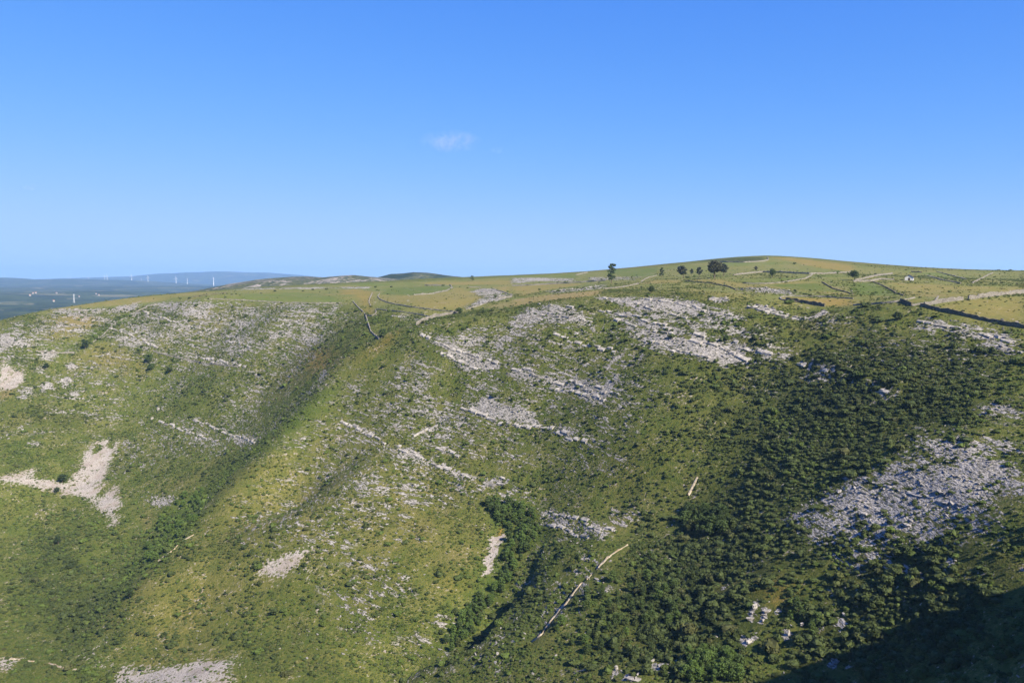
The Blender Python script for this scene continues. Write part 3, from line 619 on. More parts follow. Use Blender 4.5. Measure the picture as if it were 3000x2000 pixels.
def mat_leaf(name, cdark, cmid, clight, trans=.15):
    k = NT(name)
    rnd = k.n('ShaderNodeObjectInfo').outputs['Random']
    tint = k.attr('tint', 'INSTANCER').outputs['Fac']
    tc = k.n('ShaderNodeTexCoord').outputs['Object']
    n = k.noise(tc, 2.2, 3, .6)
    t = k.math('ADD', tint, k.math('MULTIPLY', k.math('SUBTRACT', rnd, .5), .5))
    c = k.mix(k.smooth(t, 0.0, .5), cdark, cmid); c = k.mix(k.smooth(t, .5, 1.0), c, clight)
    c = k.mix(k.math('MULTIPLY', k.smooth(n, .42, .62), .55), c, tuple(v * 1.55 + .012 for v in cmid))
    c = k.mix(k.math('MULTIPLY', k.smooth(k.math('FRACT', k.math('MULTIPLY', rnd, 7.31)), .90, .98), .4), c, (.10, .085, .035))
    return k.bsdf(c, .75, None, .2, (trans, tuple(min(1, v * 1.3) for v in cmid)))

def mat_plain(name, a, b, scale=1.5, rough=.9, bumpd=.05, spec=.1, streak=None):
    k = NT(name)
    pos = k.n('ShaderNodeNewGeometry').outputs['Position']
    n = k.noise(pos, scale, 4, .6)
    c = k.mix(k.smooth(n, .35, .65), a, b)
    if streak: c = k.mix(k.math('MULTIPLY', k.smooth(k.noise(pos, scale * .23, 3), .5, .62), .7), c, streak)
    return k.bsdf(c, rough, k.bump(k.noise(pos, scale * 3, 3), .6, bumpd), spec)

def mat_stone(name, a, b, gap, scale):
    """stacked field stones with dark joints"""
    k = NT(name)
    pos = k.n('ShaderNodeNewGeometry').outputs['Position']
    mp = k.n('ShaderNodeMapping'); k.put(mp.inputs['Vector'], pos); mp.inputs['Scale'].default_value = (1, 1, 1.7)
    v = mp.outputs[0]
    cell = k.n('ShaderNodeTexVoronoi'); k.put(cell.inputs['Vector'], v); cell.inputs['Scale'].default_value = scale
    e = k.voro(v, scale, 'DISTANCE_TO_EDGE')
    sh = k.sep(cell.outputs['Color'])[0]
    c = k.mix(sh, a, b); c = k.mix(k.math('MULTIPLY', k.smooth(k.noise(pos, .35, 4), .5, .7), .6), c, tuple(x * .55 for x in a))
    c = k.mix(k.smooth(e, .07, .02), c, gap)
    return k.bsdf(c, .92, k.bump(k.smooth(e, 0, .12), .8, .12), .08)

M_GROUND = mat_hillside()
M_SHRUB = mat_leaf('shrub_leaf', (.025, .039, .008), (.053, .071, .018), (.084, .125, .019))
M_GRASS = mat_leaf('grass_blades', (.042, .074, .012), (.080, .102, .022), (.160, .140, .055), .2)
M_TREE = mat_leaf('tree_leaf', (.028, .046, .014), (.060, .092, .024), (.095, .155, .030))
M_GUM = mat_leaf('plateau_tree_leaf', (.026, .034, .022), (.045, .055, .034), (.07, .09, .04))
M_BARK = mat_plain('bark', (.11, .085, .06), (.17, .135, .10), 3.0)
M_ROCK = NT('limestone')
_k = M_ROCK; _o = _k.n('ShaderNodeTexCoord').outputs['Object']; _r = _k.n('ShaderNodeObjectInfo').outputs['Random']
_c = _k.mix(_r, (.27, .25, .235), (.42, .39, .365)); _n = _k.noise(_o, 2.5, 4, .6)
_c = _k.mix(_k.math('MULTIPLY', _k.smooth(_n, .52, .38), .7), _c, (.15, .14, .125))
M_ROCK = _k.bsdf(_c, .95, _k.bump(_k.noise(_o, 5, 4), .8, .15), .08)
M_WALL = mat_stone('dry_stone', (.26, .235, .205), (.37, .34, .30), (.10, .09, .075), 2.6)

# ------------------------------------------------------------------ hillside mesh
V = np.column_stack([MX.ravel(), MY.ravel(), H.ravel()])
idx = np.arange(NX * NY).reshape(NY, NX)
Fq = np.column_stack([idx[:-1, :-1].ravel(), idx[:-1, 1:].ravel(), idx[1:, 1:].ravel(), idx[1:, :-1].ravel()])
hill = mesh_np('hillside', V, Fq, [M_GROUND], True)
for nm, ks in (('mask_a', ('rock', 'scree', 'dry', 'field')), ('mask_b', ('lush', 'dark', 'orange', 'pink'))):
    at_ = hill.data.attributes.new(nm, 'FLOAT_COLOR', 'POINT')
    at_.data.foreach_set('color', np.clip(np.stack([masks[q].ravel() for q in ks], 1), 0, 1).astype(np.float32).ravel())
tag(hill, kind='structure')

# ------------------------------------------------------------------ far country
def ridge_line(pts, Y, sig, floor):
    xs = np.array([(p[0] - CX) / FPX * Y for p in pts]); zs = np.array([(HOR - p[1]) / FPX * Y for p in pts])
    return xs, zs, Y, sig, floor
def far_height(X, Y):
    base = np.interp(Y, [900, 1500, 2000, 3000, 5000, 6500, 7600, 9500, 12000, 16000], [-110, -92, -88, -70, -48, -33, -30, -60, -40, -60])
    z = base + fbm(X, Y, 1100, 4, 71) * 34 * np.clip(Y / 4000, .25, 1.2) * np.clip((7600 - Y) / 1500, .25, 1) + fbm(X, Y, 160, 3, 74) * 3
    for (xs, zs, Yr, sig, wob) in RID:
        zz = np.interp(X, xs, zs) + fbm(X, Y * 0, 700, 3, 77) * wob * .2
        Yc = Yr + fbm(X, Y * 0, 2500, 2, 78) * wob
        w = np.exp(-((Y - Yc) / sig) ** 2 / 2)
        z = z * (1 - w) + (zz + fbm(X, Y, 500, 3, 79) * wob * .05 * (1 - w)) * w
    return z
RID = [ridge_line([(-900, 850), (0, 843), (60, 848), (150, 846), (250, 851), (350, 847), (450, 853), (600, 860), (1400, 868), (4000, 870)], 5000, 520, 22),
       ridge_line([(-900, 812), (-300, 818), (0, 815), (22, 814), (62, 820), (130, 818), (200, 816), (260, 817), (400, 822), (560, 833), (640, 837), (800, 842), (1400, 845), (4000, 850)], 8000, 750, 25),
       ridge_line([(-900, 822), (100, 820), (250, 815), (330, 812), (410, 809), (480, 801), (560, 799), (600, 799), (640, 796), (680, 795), (730, 797), (780, 798), (860, 804), (920, 810), (1000, 816), (1400, 822), (4000, 830)], 13000, 1100, 60)]
fx = np.concatenate([np.arange(-16000, -7000, 250), np.arange(-7000, -300, 55), np.arange(-300, 16001, 250)])
fy = np.concatenate([np.arange(-3000, 900, 300), np.arange(900, 4000, 40), np.arange(4000, 9000, 70), np.arange(9000, 17001, 120)])
fx = fx.astype(float); fy = fy.astype(float)
FX, FY = np.meshgrid(fx, fy)
FZ = far_height(FX, FY)
inner = sstep(-900, -640, FX) * sstep(1000, 740, FX) * sstep(1300, 1130, FY)
FZ = np.where(FY < 1300, FZ - 90 * inner - 60 * sstep(900, -200, FY), FZ)
ii = np.arange(FX.size).reshape(FX.shape)
k = NT('far_country'); pos = k.n('ShaderNodeNewGeometry').outputs['Position']
n1 = k.noise(pos, .0011, 4, .6); n2 = k.noise(pos, .006, 4, .6); n3 = k.noise(pos, .035, 4, .7)
c = k.mix(k.smooth(n2, .40, .58), (.016, .029, .011), (.048, .068, .024))
c = k.mix(k.math('MULTIPLY', k.smooth(n3, .5, .66), .5), c, (.10, .105, .05))
c = k.mix(k.math('MULTIPLY', k.smooth(k.noise(pos, .0024, 5, .7, 1.2), .55, .62), .8), c, (.16, .15, .085))
c = k.mix(k.math('MULTIPLY', k.smooth(n1, .50, .62), .5), c, (.028, .045, .020))
M_FAR = k.bsdf(c, .95, k.bump(n3, .8, 6), .05)
far = mesh_np('far_hills', np.column_stack([FX.ravel(), FY.ravel(), FZ.ravel()]),
              np.column_stack([ii[:-1, :-1].ravel(), ii[:-1, 1:].ravel(), ii[1:, 1:].ravel(), ii[1:, :-1].ravel()]), [M_FAR], True)
tag(far, kind='structure')
def fhgt(x, y):
    i = int(np.clip(np.searchsorted(fx, x) - 1, 0, len(fx) - 2)); j = int(np.clip(np.searchsorted(fy, y) - 1, 0, len(fy) - 2))
    u = (x - fx[i]) / (fx[i + 1] - fx[i]); v = (y - fy[j]) / (fy[j + 1] - fy[j])
    return float((FZ[j, i] * (1 - u) + FZ[j, i + 1] * u) * (1 - v) + (FZ[j + 1, i] * (1 - u) + FZ[j + 1, i + 1] * u) * v)

# rocky and wooded hill between the plateau and the far country
hx = np.arange(-900, 60, 6.0); hy = np.arange(1350, 2500, 8.0)
HX, HY = np.meshgrid(hx, hy)
def hill_prof(pts, Y, sf, sb):
    xs = np.array([(p[0] - CX) / FPX * Y for p in pts]); zs = np.array([(HOR - p[1]) / FPX * Y for p in pts])
    w = np.where(HY < Y, np.exp(-((HY - Y) / sf) ** 2 / 2), np.exp(-((HY - Y) / sb) ** 2 / 2))
    return -95 + (np.interp(HX, xs, zs) + 95) * w
HZ = np.maximum(hill_prof([(480, 1000), (560, 855), (640, 842), (700, 831), (770, 819), (850, 813), (900, 811), (960, 812), (1000, 807), (1035, 806), (1070, 810), (1110, 813), (1160, 818), (1250, 824), (1400, 840), (1500, 900)], 1650, 260, 200),
                hill_prof([(900, 1000), (1060, 840), (1110, 812), (1150, 803), (1180, 801), (1210, 798), (1250, 800), (1300, 806), (1350, 812), (1400, 816), (1450, 822), (1520, 850)], 1950, 220, 250))
HZ += fbm(HX, HY, 60, 4, 83) * 2.2
M_ = NT('rocky_hill_ground'); k = M_; pos = k.n('ShaderNodeNewGeometry').outputs['Position']
n2 = k.noise(pos, .022, 5, .62); n3 = k.noise(pos, .12, 4, .7); n4 = k.noise(pos, .011, 3)
c = k.mix(k.smooth(n3, .4, .6), (.04, .052, .02), (.10, .10, .042))
wood = k.attr('wood').outputs['Fac']
c = k.mix(k.math('MULTIPLY', k.smooth(k.math('SUBTRACT', n2, k.math('MULTIPLY', wood, .16)), .47, .54), k.smooth(n3, .42, .56)), c, k.mix(n3, (.26, .21, .185), (.38, .34, .31)))
c = k.mix(k.math('MULTIPLY', k.smooth(n4, .52, .6), .6), c, (.04, .05, .022))
c = k.mix(k.math('MULTIPLY', wood, k.smooth(n2, .56, .48)), c, (.022, .034, .014))
hi = np.arange(HX.size).reshape(HX.shape)
rocky = mesh_np('rocky_hill', np.column_stack([HX.ravel(), HY.ravel(), HZ.ravel()]),
                np.column_stack([hi[:-1, :-1].ravel(), hi[:-1, 1:].ravel(), hi[1:, 1:].ravel(), hi[1:, :-1].ravel()]), [k.bsdf(c, .95, k.bump(n3, .9, 2.5), .05)], True)
wd = rocky.data.attributes.new('wood', 'FLOAT', 'POINT')
Wm = sstep(1780, 1850, HY) * sstep(-330, -290, HX) * sstep(-100, -170, HX)
wd.data.foreach_set('value', Wm.ravel().astype(np.float32))
tag(rocky, kind='structure')

# ------------------------------------------------------------------ light and air
EXPO = 1.4                                              # exposure of the photograph
w = bpy.data.worlds.new('World'); scene.world = w; w.use_nodes = True
wt = w.node_tree; wt.nodes.clear()
sky = wt.nodes.new('ShaderNodeTexSky'); sky.sky_type = 'NISHITA'; sky.sun_disc = False
sky.sun_elevation = SUN_EL; sky.sun_rotation = SUN_AZ
sky.altitude = 300; sky.air_density = .8; sky.dust_density = 0; sky.ozone_density = 10
bg = wt.nodes.new('ShaderNodeBackground'); bg.inputs['Strength'].default_value = .10
wo = wt.nodes.new('ShaderNodeOutputWorld')
sr = wt.nodes.new('ShaderNodeSeparateColor'); cb = wt.nodes.new('ShaderNodeCombineColor')
wt.links.new(sky.outputs[0], sr.inputs[0])
for ch, (gain, pw, lim) in enumerate(((.135, 1.35, .47), (.196, .92, .74), (.62, .55, 1.12))):      # the camera's colour response to the sky
    m1 = wt.nodes.new('ShaderNodeMath'); m1.operation = 'POWER'; m1.inputs[1].default_value = pw
    m2 = wt.nodes.new('ShaderNodeMath'); m2.operation = 'MULTIPLY'; m2.inputs[1].default_value = gain / lim
    wt.links.new(sr.outputs[ch], m1.inputs[0]); m3 = wt.nodes.new('ShaderNodeMath'); m3.operation = 'TANH'
    m4 = wt.nodes.new('ShaderNodeMath'); m4.operation = 'MULTIPLY'; m4.inputs[1].default_value = lim * 10 / 2 ** EXPO
    wt.links.new(m1.outputs[0], m2.inputs[0]); wt.links.new(m2.outputs[0], m3.inputs[0]); wt.links.new(m3.outputs[0], m4.inputs[0]); wt.links.new(m4.outputs[0], cb.inputs[ch])
wt.links.new(cb.outputs[0], bg.inputs[0]); wt.links.new(bg.outputs[0], wo.inputs[0])
sd = bpy.data.lights.new('sun', 'SUN'); sd.energy = 5.0; sd.angle = math.radians(.5); sd.color = (1, .91, .73)
so = bpy.data.objects.new('sun', sd); COL.objects.link(so)
so.rotation_euler = Vector(tuple(-SUN)).to_track_quat('-Z', 'Y').to_euler()
so.location = tuple(SUN * 500)

hz = NT('haze_air'); pv = hz.n('ShaderNodeVolumePrincipled')
pv.inputs['Color'].default_value = (.36, .60, 1, 1); pv.inputs['Density'].default_value = 7.4e-5; pv.inputs['Anisotropy'].default_value = .1
hz.t.links.new(pv.outputs[0], hz.out.inputs['Volume'])
zlo, zhi = float(min(H.min(), FZ.min())) - 1, 260.0
bx = np.array([[x, y, z] for z in (zlo, zhi) for y in (-3100, 17200) for x in (-16200, 16200)], float)
haze = mesh_np('haze', bx, np.array([[0, 2, 3, 1], [4, 5, 7, 6], [0, 1, 5, 4], [2, 6, 7, 3], [0, 4, 6, 2], [1, 3, 7, 5]]), [hz.m])
tag(haze, kind='stuff')
# ------------------------------------------------------------------ plants and stones: prototypes
def quads(C, N, size, spin=None):
    """leaf-sized quads at C (n,3) facing N with half-size (n,)"""
    n = len(C); N = N / (np.linalg.norm(N, axis=1, keepdims=True) + 1e-9)
    a = np.cross(N, rng.normal(size=(n, 3))); a /= np.linalg.norm(a, axis=1, keepdims=True) + 1e-9
    b = np.cross(N, a)
    s = np.asarray(size)[:, None]
    V = np.stack([C - a * s - b * s * .7, C + a * s - b * s * .55, C + a * s * .8 + b * s, C - a * s * .7 + b * s * .8], 1).reshape(-1, 3)
    return V, np.arange(4 * n).reshape(n, 4)

def blob(rad, seed, nu=9, nv=6, rough=.35):
    """closed uneven lump: rad (3,), base at z = 0"""
    r = np.random.default_rng(seed)
    V = []; ph = r.uniform(0, 6.28, 6)
    for j in range(nv + 1):
        v = j / nv * math.pi
        for i in range(nu):
            u = (i + .5 * (j % 2)) / nu * 2 * math.pi
            k = 1 + rough * (.5 * math.sin(2 * u + ph[0] + v) + .35 * math.sin(3 * u + ph[1] - 2 * v) + .35 * math.sin(4 * v + ph[2] + u)) * math.sin(v) + r.normal() * rough * .18
            V.append((math.sin(v) * math.cos(u) * rad[0] * k, math.sin(v) * math.sin(u) * rad[1] * k, rad[2] * (.85 - math.cos(v) * k)))
    F = [(j * nu + i, j * nu + (i + 1) % nu, (j + 1) * nu + (i + 1) % nu, (j + 1) * nu + i) for j in range(nv) for i in range(nu)]
    return np.array(V), np.array(F)

def shrub_mesh(seed, leaves=240, tall=.62):
    r = np.random.default_rng(seed)
    V, F = blob((.66, .66, tall * .66), seed, 8, 5, .4)
    lobes = [(r.uniform(-.45, .45), r.uniform(-.45, .45), r.uniform(.25, .85) * tall, r.uniform(.35, .62)) for _ in range(7)]
    C = []; N = []
    for k in range(leaves):
        lx, ly, lz, lr = lobes[r.integers(7)]
        d = r.normal(size=3); d /= np.linalg.norm(d); d[2] = abs(d[2]) * .9 - .1
        C.append((lx + d[0] * lr, ly + d[1] * lr, max(.03, lz + d[2] * lr * .8))); N.append(d + r.normal(size=3) * .45)
    LV, LF = quads(np.array(C), np.array(N), r.uniform(.06, .145, leaves))
    return np.vstack([V, LV]), np.vstack([F, LF + len(V)])

def rock_mesh(seed, flat=.5):
    r = np.random.default_rng(seed)
    V, F = blob((1, .62, flat), seed, 7, 5, .42)
    V = V + r.normal(size=V.shape) * .05
    V = np.clip(V, [-.92, -.5, -.3], [.9, .52, flat * 1.25])
    return V, F

def tube(pts, rads, n=6):
    V = []; F = []
    for (p, q) in zip(pts, rads):
        for i in range(n):
            a = 2 * math.pi * i / n; V.append((p[0] + math.cos(a) * q, p[1] + math.sin(a) * q, p[2]))
    for j in range(len(pts) - 1):
        for i in range(n): F.append((j * n + i, j * n + (i + 1) % n, (j + 1) * n + (i + 1) % n, (j + 1) * n + i))
    return np.array(V), np.array(F)

def tree_meshes(seed, kind):
    """unit-height tree: (trunk V, F), (crown V, F)"""
    r = np.random.default_rng(seed)
    top = {'pine': .9, 'gum': .7, 'round': .55, 'gully': .6}[kind]
    lean = r.normal(size=2) * .05
    pts = [(lean[0] * t * t, lean[1] * t * t, t * top - .03) for t in np.linspace(0, 1, 6)]
    V, F = tube(pts, np.linspace(.032, .008, 6)); V = [V]; F = [F]; nv = len(V[0])
    spec = {'pine': (10, .16, .26, .95, .30, .12), 'gum': (12, .20, .38, .9, .34, .15), 'round': (11, .24, .34, .74, .30, .20), 'gully': (12, .18, .28, .86, .30, .17)}[kind]
    ncl, _, z0, z1, spread, cr = spec
    cl = []
    for k in range(ncl):
        f = k / (ncl - 1); z = z0 + (z1 - z0) * f
        w = spread * (math.sin(math.pi * (.18 + .72 * f)) if kind != 'pine' else (1.05 - .55 * f) * r.uniform(.5, 1.1))
        a = k * 2.4 + r.uniform(-.5, .5); d = w * r.uniform(.45, 1.0)
        c = np.array([math.cos(a) * d + lean[0] * z, math.sin(a) * d + lean[1] * z, z])
        cl.append((c, cr * r.uniform(.65, 1.15)))
        zb = max(.12, z - r.uniform(.12, .22)); tb = min(1, zb / top)
        tv, tf = tube([(lean[0] * tb * tb, lean[1] * tb * tb, zb), tuple((np.array([lean[0] * tb * tb, lean[1] * tb * tb, zb]) + c) / 2 + np.array([0, 0, -.02])), tuple(c)], [.013, .009, .004], 4)
        V.append(tv); F.append(tf + nv); nv += len(tv)
    if kind in ('gum', 'pine', 'gully'): cl.append((np.array([lean[0], lean[1], z1 + .02]), cr * .8))
    C = []; N = []
    per = {'pine': 75, 'gum': 110, 'round': 95, 'gully': 95}[kind]
    for c, q in cl:
        for _ in range(per):
            d = r.normal(size=3); d /= np.linalg.norm(d); rr = q * r.uniform(.45, 1.08)
            C.append(c + d * rr * np.array([1.1, 1.1, .72])); N.append(d + r.normal(size=3) * .6)
    C = np.array(C); C[:, 2] = np.clip(C[:, 2], .05, 1.02)
    LV, LF = quads(C, np.array(N), r.uniform(.016, .036, len(C)))
    return (np.vstack(V), np.vstack(F)), (LV, LF)

SHRUB_ME = []
for q in range(6):
    V, F = shrub_mesh(100 + q, 260, (.62, .75, .5, .9, .66, .55)[q])
    o = mesh_np('shrub', V, F, [M_SHRUB], False); SHRUB_ME.append(o.data); bpy.data.objects.remove(o)
ROCK_ME = []
for q in range(5):
    V, F = rock_mesh(200 + q, (.5, .38, .62, .3, .45)[q])
    o = mesh_np('limestone_block', V, F, [M_ROCK], False); ROCK_ME.append(o.data); bpy.data.objects.remove(o)

def new_obj(name, me, loc, rot, scale, tint=None):
    o = bpy.data.objects.new(name, me); COL.objects.link(o)
    o.location = loc; o.rotation_euler = rot; o.scale = scale
    if tint is not None: o['tint'] = float(tint)
    return o

def msample(k, x, y):
    i = np.clip(((x - GX0) / GS).astype(int), 0, NX - 1); j = np.clip(((y - GY0) / GS).astype(int), 0, NY - 1)
    return masks[k][j, i]

PXS, PYS = None, None
def candidates(n, seed):
    r = np.random.default_rng(seed)
    y = np.sqrt(r.uniform(70 ** 2, 700 ** 2, n)); x = r.uniform(-.68, .68, n) * y
    k = (x > GX0 + 5) & (x < GX1 - 5)
    return x[k], y[k], r

# visible from the viewpoint? march the sight line over the hillside (things behind the brow are not needed)
def seen(x, y, z, up=1.0):
    ok = np.ones(len(x), bool)
    for f in np.linspace(.35, .985, 40):
        ok &= hgt(x * f, y * f) < (z + up) * f + .3
    return ok

PATHS = [('E', 1310, 1280, 1380, 1240, 1420, 1170, 1490, 1080, 1545, 1030, 1590, 960, 1650, 890, 1705, 850, 1770, 775, 1810, 730, 1850, 690, 1900, 660, 1970, 618)]
PATH_PTS = [trace(px(*q), 5) for q in PATHS]
CRAGS = [ground(u, v) for u, v in ((2212, 1783), (2248, 1791), (2198, 1814), (2236, 1817), (2311, 1861), (2350, 1832), (2196, 1880), (2448, 1942), (1860, 1990), (1806, 1962), (2205, 902), (2094, 877), (2120, 1715), (2420, 1848), (2470, 1830), (2230, 1735), (2280, 1745))]

# --- shrubs
x, y, r = candidates(1300000, 5)
dk, fl, sc_, rk, lu, dr = (msample(k_, x, y) for k_ in ('dark', 'field', 'scree', 'rock', 'lush', 'dry'))
clump = .5 + .5 * fbm(x, y, 7, 3, 91); gap = .5 + .5 * fbm(x, y, 26, 3, 93)
dens = (.05 + .75 * np.clip(dk, 0, .35) + 1.7 * dk ** 1.6 + .12 * lu) * np.maximum(np.clip(.30 + 2.2 * (clump - .36), 0, 1.6) * np.clip(.45 + 1.2 * gap, .3, 1.3), .85 * sstep(.6, .85, dk))
dens *= (1 - .985 * fl) * (1 - .97 * sc_) * (1 - .88 * np.clip(rk * 1.15, 0, 1)) * (1 - .6 * dr)
dens += .012 * np.clip(rk, 0, 1)
area_tot = .68 * (700 ** 2 - 70 ** 2)
keep = r.uniform(size=len(x)) < dens * area_tot / 1300000 * 1.75
def near_path(x, y):
    m = np.zeros(len(x), bool)
    for g in PATH_PTS:
        for p in g[::2]:
            if len(p): m |= ((x - p[0]) ** 2 + (y - p[1]) ** 2 < 3.2) | ((np.abs(x - p[0] * .985) < 1.5) & (y < p[1]) & (y > p[1] - 4.5))
    for p in CRAGS: m |= ((x - p[0]) ** 2 + (y - p[1]) ** 2 < 2.2) | ((np.abs(x - p[0] * .985) < 1.3) & (y < p[1]) & (y > p[1] - 3.6))
    return m
keep &= ~near_path(x, y)
x, y = x[keep], y[keep]; dk, lu, rk, fl, dr = (a[keep] for a in (dk, lu, rk, fl, dr))
z = hgt(x, y); vis = seen(x, y, z)
x, y, z, dk, lu, rk, fl, dr = (a[vis] for a in (x, y, z, dk, lu, rk, fl, dr))
rad = np.exp(r.normal(0, .56, len(x))) * (.29 + .20 * dk ** 1.3 + .13 * lu)
qx, qy = project(np.column_stack([x, y, z]))
low = sstep(1450, 1900, qy) * sstep(1500, 1900, qx)              # taller scrub down in the valley
lowl = sstep(1250, 1700, qy) * sstep(1150, 600, qx)              # mixed bushes on the lower left grass
rad *= 1 + .30 * low + .75 * lowl * r.uniform(0, 1, len(x)) ** 2
rad = np.clip(rad, .2, 2.0)
tint = .66 + .30 * lu - .75 * np.clip(dk - .3, 0, 1) + .42 * fbm(x, y, 14, 3, 95) + r.normal(0, .14, len(x)) + .10 * (1 - dk)
tint -= .30 * lowl * (r.uniform(size=len(x)) < .6)
rz = r.uniform(0, 6.28, len(x)); pi_ = r.integers(0, 6, len(x))
sx = rad * r.uniform(.85, 1.2, len(x)); sz = rad * r.uniform(.45, 1.15, len(x)) * (1 + .25 * low)
print('shrubs', len(x))
inside = (qx > 5) & (qx < 2995) & (qy < 1995)
score = np.where(inside, rad / y, 0)
big = np.argsort(-score)[:300]
isbig = np.zeros(len(x), bool); isbig[big] = True
def zone(u, v):
    if v > 1900 - (u - 2170) * .38 and u > 2150: return 'in the dark cast shadow of the bottom right corner'
    if u > 2300 and v < 1330: return 'on the upper right slope below the long dark wall'
    if u > 2350 and v < 1640: return 'among the grey limestone pavement on the right'
    if u > 2300: return 'on the near slope just above the cast shadow'
    if u > 1960 and v > 1680: return 'beside the pale outcrops at the foot of the near slope'
    if u > 1560 and v > 1480: return 'in the dense scrub right of the pale footpath'
    if u > 1150 and v > 1560: return 'on the strip between the shaded scarp and the pale footpath'
    return 'on the open hillside left of the gully'
for n_, i in enumerate(big):
    o = new_obj('shrub', SHRUB_ME[pi_[i]], (x[i], y[i], z[i] - .06 * rad[i]), (0, 0, rz[i]), (sx[i], sx[i], sz[i]), tint[i])
    tone = 'dark green' if tint[i] < .3 else 'olive green' if tint[i] < .55 else 'fresh green'
    size = 'large' if rad[i] > 1.35 else 'middling'
    tag(o, f'{size} {tone} shrub {zone(qx[i], qy[i])}', 'shrub', 'shrubs of the near slope and valley')

def instancer(name, P, rot, scl, idx, tn, protos, mats, remat=None):
    """one object of points; its geometry nodes set a mesh on every point"""
    o = mesh_np(name, P, [], list(mats))
    me = o.data
    for nm, tp, arr in (('rot', 'FLOAT_VECTOR', rot), ('scl', 'FLOAT_VECTOR', scl)):
        a_ = me.attributes.new(nm, tp, 'POINT'); a_.data.foreach_set('vector', np.asarray(arr, np.float32).ravel())
    a_ = me.attributes.new('pick', 'INT', 'POINT'); a_.data.foreach_set('value', np.asarray(idx, np.int32))
    a_ = me.attributes.new('tint', 'FLOAT', 'POINT'); a_.data.foreach_set('value', np.asarray(tn, np.float32))
    ng = bpy.data.node_groups.new(name, 'GeometryNodeTree')
    ng.interface.new_socket('Geometry', in_out='INPUT', socket_type='NodeSocketGeometry')
    ng.interface.new_socket('Geometry', in_out='OUTPUT', socket_type='NodeSocketGeometry')
    gi = ng.nodes.new('NodeGroupInput'); go = ng.nodes.new('NodeGroupOutput')
    jn = ng.nodes.new('GeometryNodeJoinGeometry')
    for pr in reversed(protos):
        oi = ng.nodes.new('GeometryNodeObjectInfo'); oi.inputs['Object'].default_value = pr; oi.inputs['As Instance'].default_value = True
        oi.transform_space = 'ORIGINAL'
        ng.links.new(oi.outputs['Geometry'], jn.inputs[0])
    ip = ng.nodes.new('GeometryNodeInstanceOnPoints'); ip.inputs['Pick Instance'].default_value = True
    def nat(nm, dt):
        nd = ng.nodes.new('GeometryNodeInputNamedAttribute'); nd.data_type = dt; nd.inputs['Name'].default_value = nm
        return nd.outputs['Attribute']
    e2r = ng.nodes.new('FunctionNodeEulerToRotation')
    ng.links.new(nat('rot', 'FLOAT_VECTOR'), e2r.inputs[0])
    src = jn.outputs[0]
    if remat:
        sm = ng.nodes.new('GeometryNodeSetMaterial'); sm.inputs['Material'].default_value = remat; ng.links.new(src, sm.inputs[0]); src = sm.outputs[0]
    ng.links.new(gi.outputs[0], ip.inputs['Points']); ng.links.new(src, ip.inputs['Instance'])
    ng.links.new(nat('pick', 'INT'), ip.inputs['Instance Index']); ng.links.new(e2r.outputs[0], ip.inputs['Rotation']); ng.links.new(nat('scl', 'FLOAT_VECTOR'), ip.inputs['Scale'])
    ng.links.new(ip.outputs[0], go.inputs[0])
    md = o.modifiers.new('scatter', 'NODES'); md.node_group = ng
    return o

def proto_objs(meshes, used):
    """the first standing object of each prototype mesh doubles as the source for the scatter"""
    out = []
    for me in meshes:
        out.append(next(o for o in used if o.data is me))
    return out
shrub_objs = [o for o in COL.objects if o.name.startswith('shrub')]
sp = proto_objs(SHRUB_ME, shrub_objs)
nb = ~isbig
scrub = instancer('scrub', np.column_stack([x, y, z - .06 * rad])[nb], np.column_stack([r.normal(0, .12, nb.sum()), r.normal(0, .12, nb.sum()), rz[nb]]),
                  np.column_stack([sx, sx, sz])[nb], pi_[nb], tint[nb], sp, [M_SHRUB])
tag(scrub, 'low green scrub covering the hillsides', 'scrub', kind='stuff')

# --- grass tussocks
xg, yg, rg = candidates(900000, 8)
fl, sc_, rk, dr, lu, dk = (msample(k_, xg, yg) for k_ in ('field', 'scree', 'rock', 'dry', 'lush', 'dark'))
dn = .55 * np.clip(.4 + 1.6 * fbm(xg, yg, 12, 3, 101), .1, 1.3) * (1 - .95 * fl) * (1 - .9 * sc_) * (1 - .8 * np.clip(rk * 1.3, 0, 1)) * (1 - .5 * dk) * sstep(620, 420, yg)
kp = (rg.uniform(size=len(xg)) < dn) & ~near_path(xg, yg)
xg, yg, dr, lu = xg[kp], yg[kp], dr[kp], lu[kp]; zg = hgt(xg, yg); vs_ = seen(xg, yg, zg, .4); xg, yg, zg, dr, lu = (a[vs_] for a in (xg, yg, zg, dr, lu))
ng_ = len(xg); rd = np.exp(rg.normal(0, .35, ng_)) * .30
tg = np.clip(.35 + .5 * fbm(xg, yg, 16, 3, 103) + rg.normal(0, .18, ng_) + .35 * dr - .3 * lu, 0, 1)
tuss = instancer('grass_tussocks', np.column_stack([xg, yg, zg - .12 * rd]), np.column_stack([np.zeros(ng_), np.zeros(ng_), rg.uniform(0, 6.28, ng_)]), np.column_stack([rd * 1.15, rd * 1.15, rd * rg.uniform(.5, 1.0, ng_)]), rg.integers(0, 6, ng_), tg, sp, [M_GRASS], M_GRASS)
tag(tuss, 'tufted green and straw coloured grass on the open slopes', 'grass', kind='stuff')

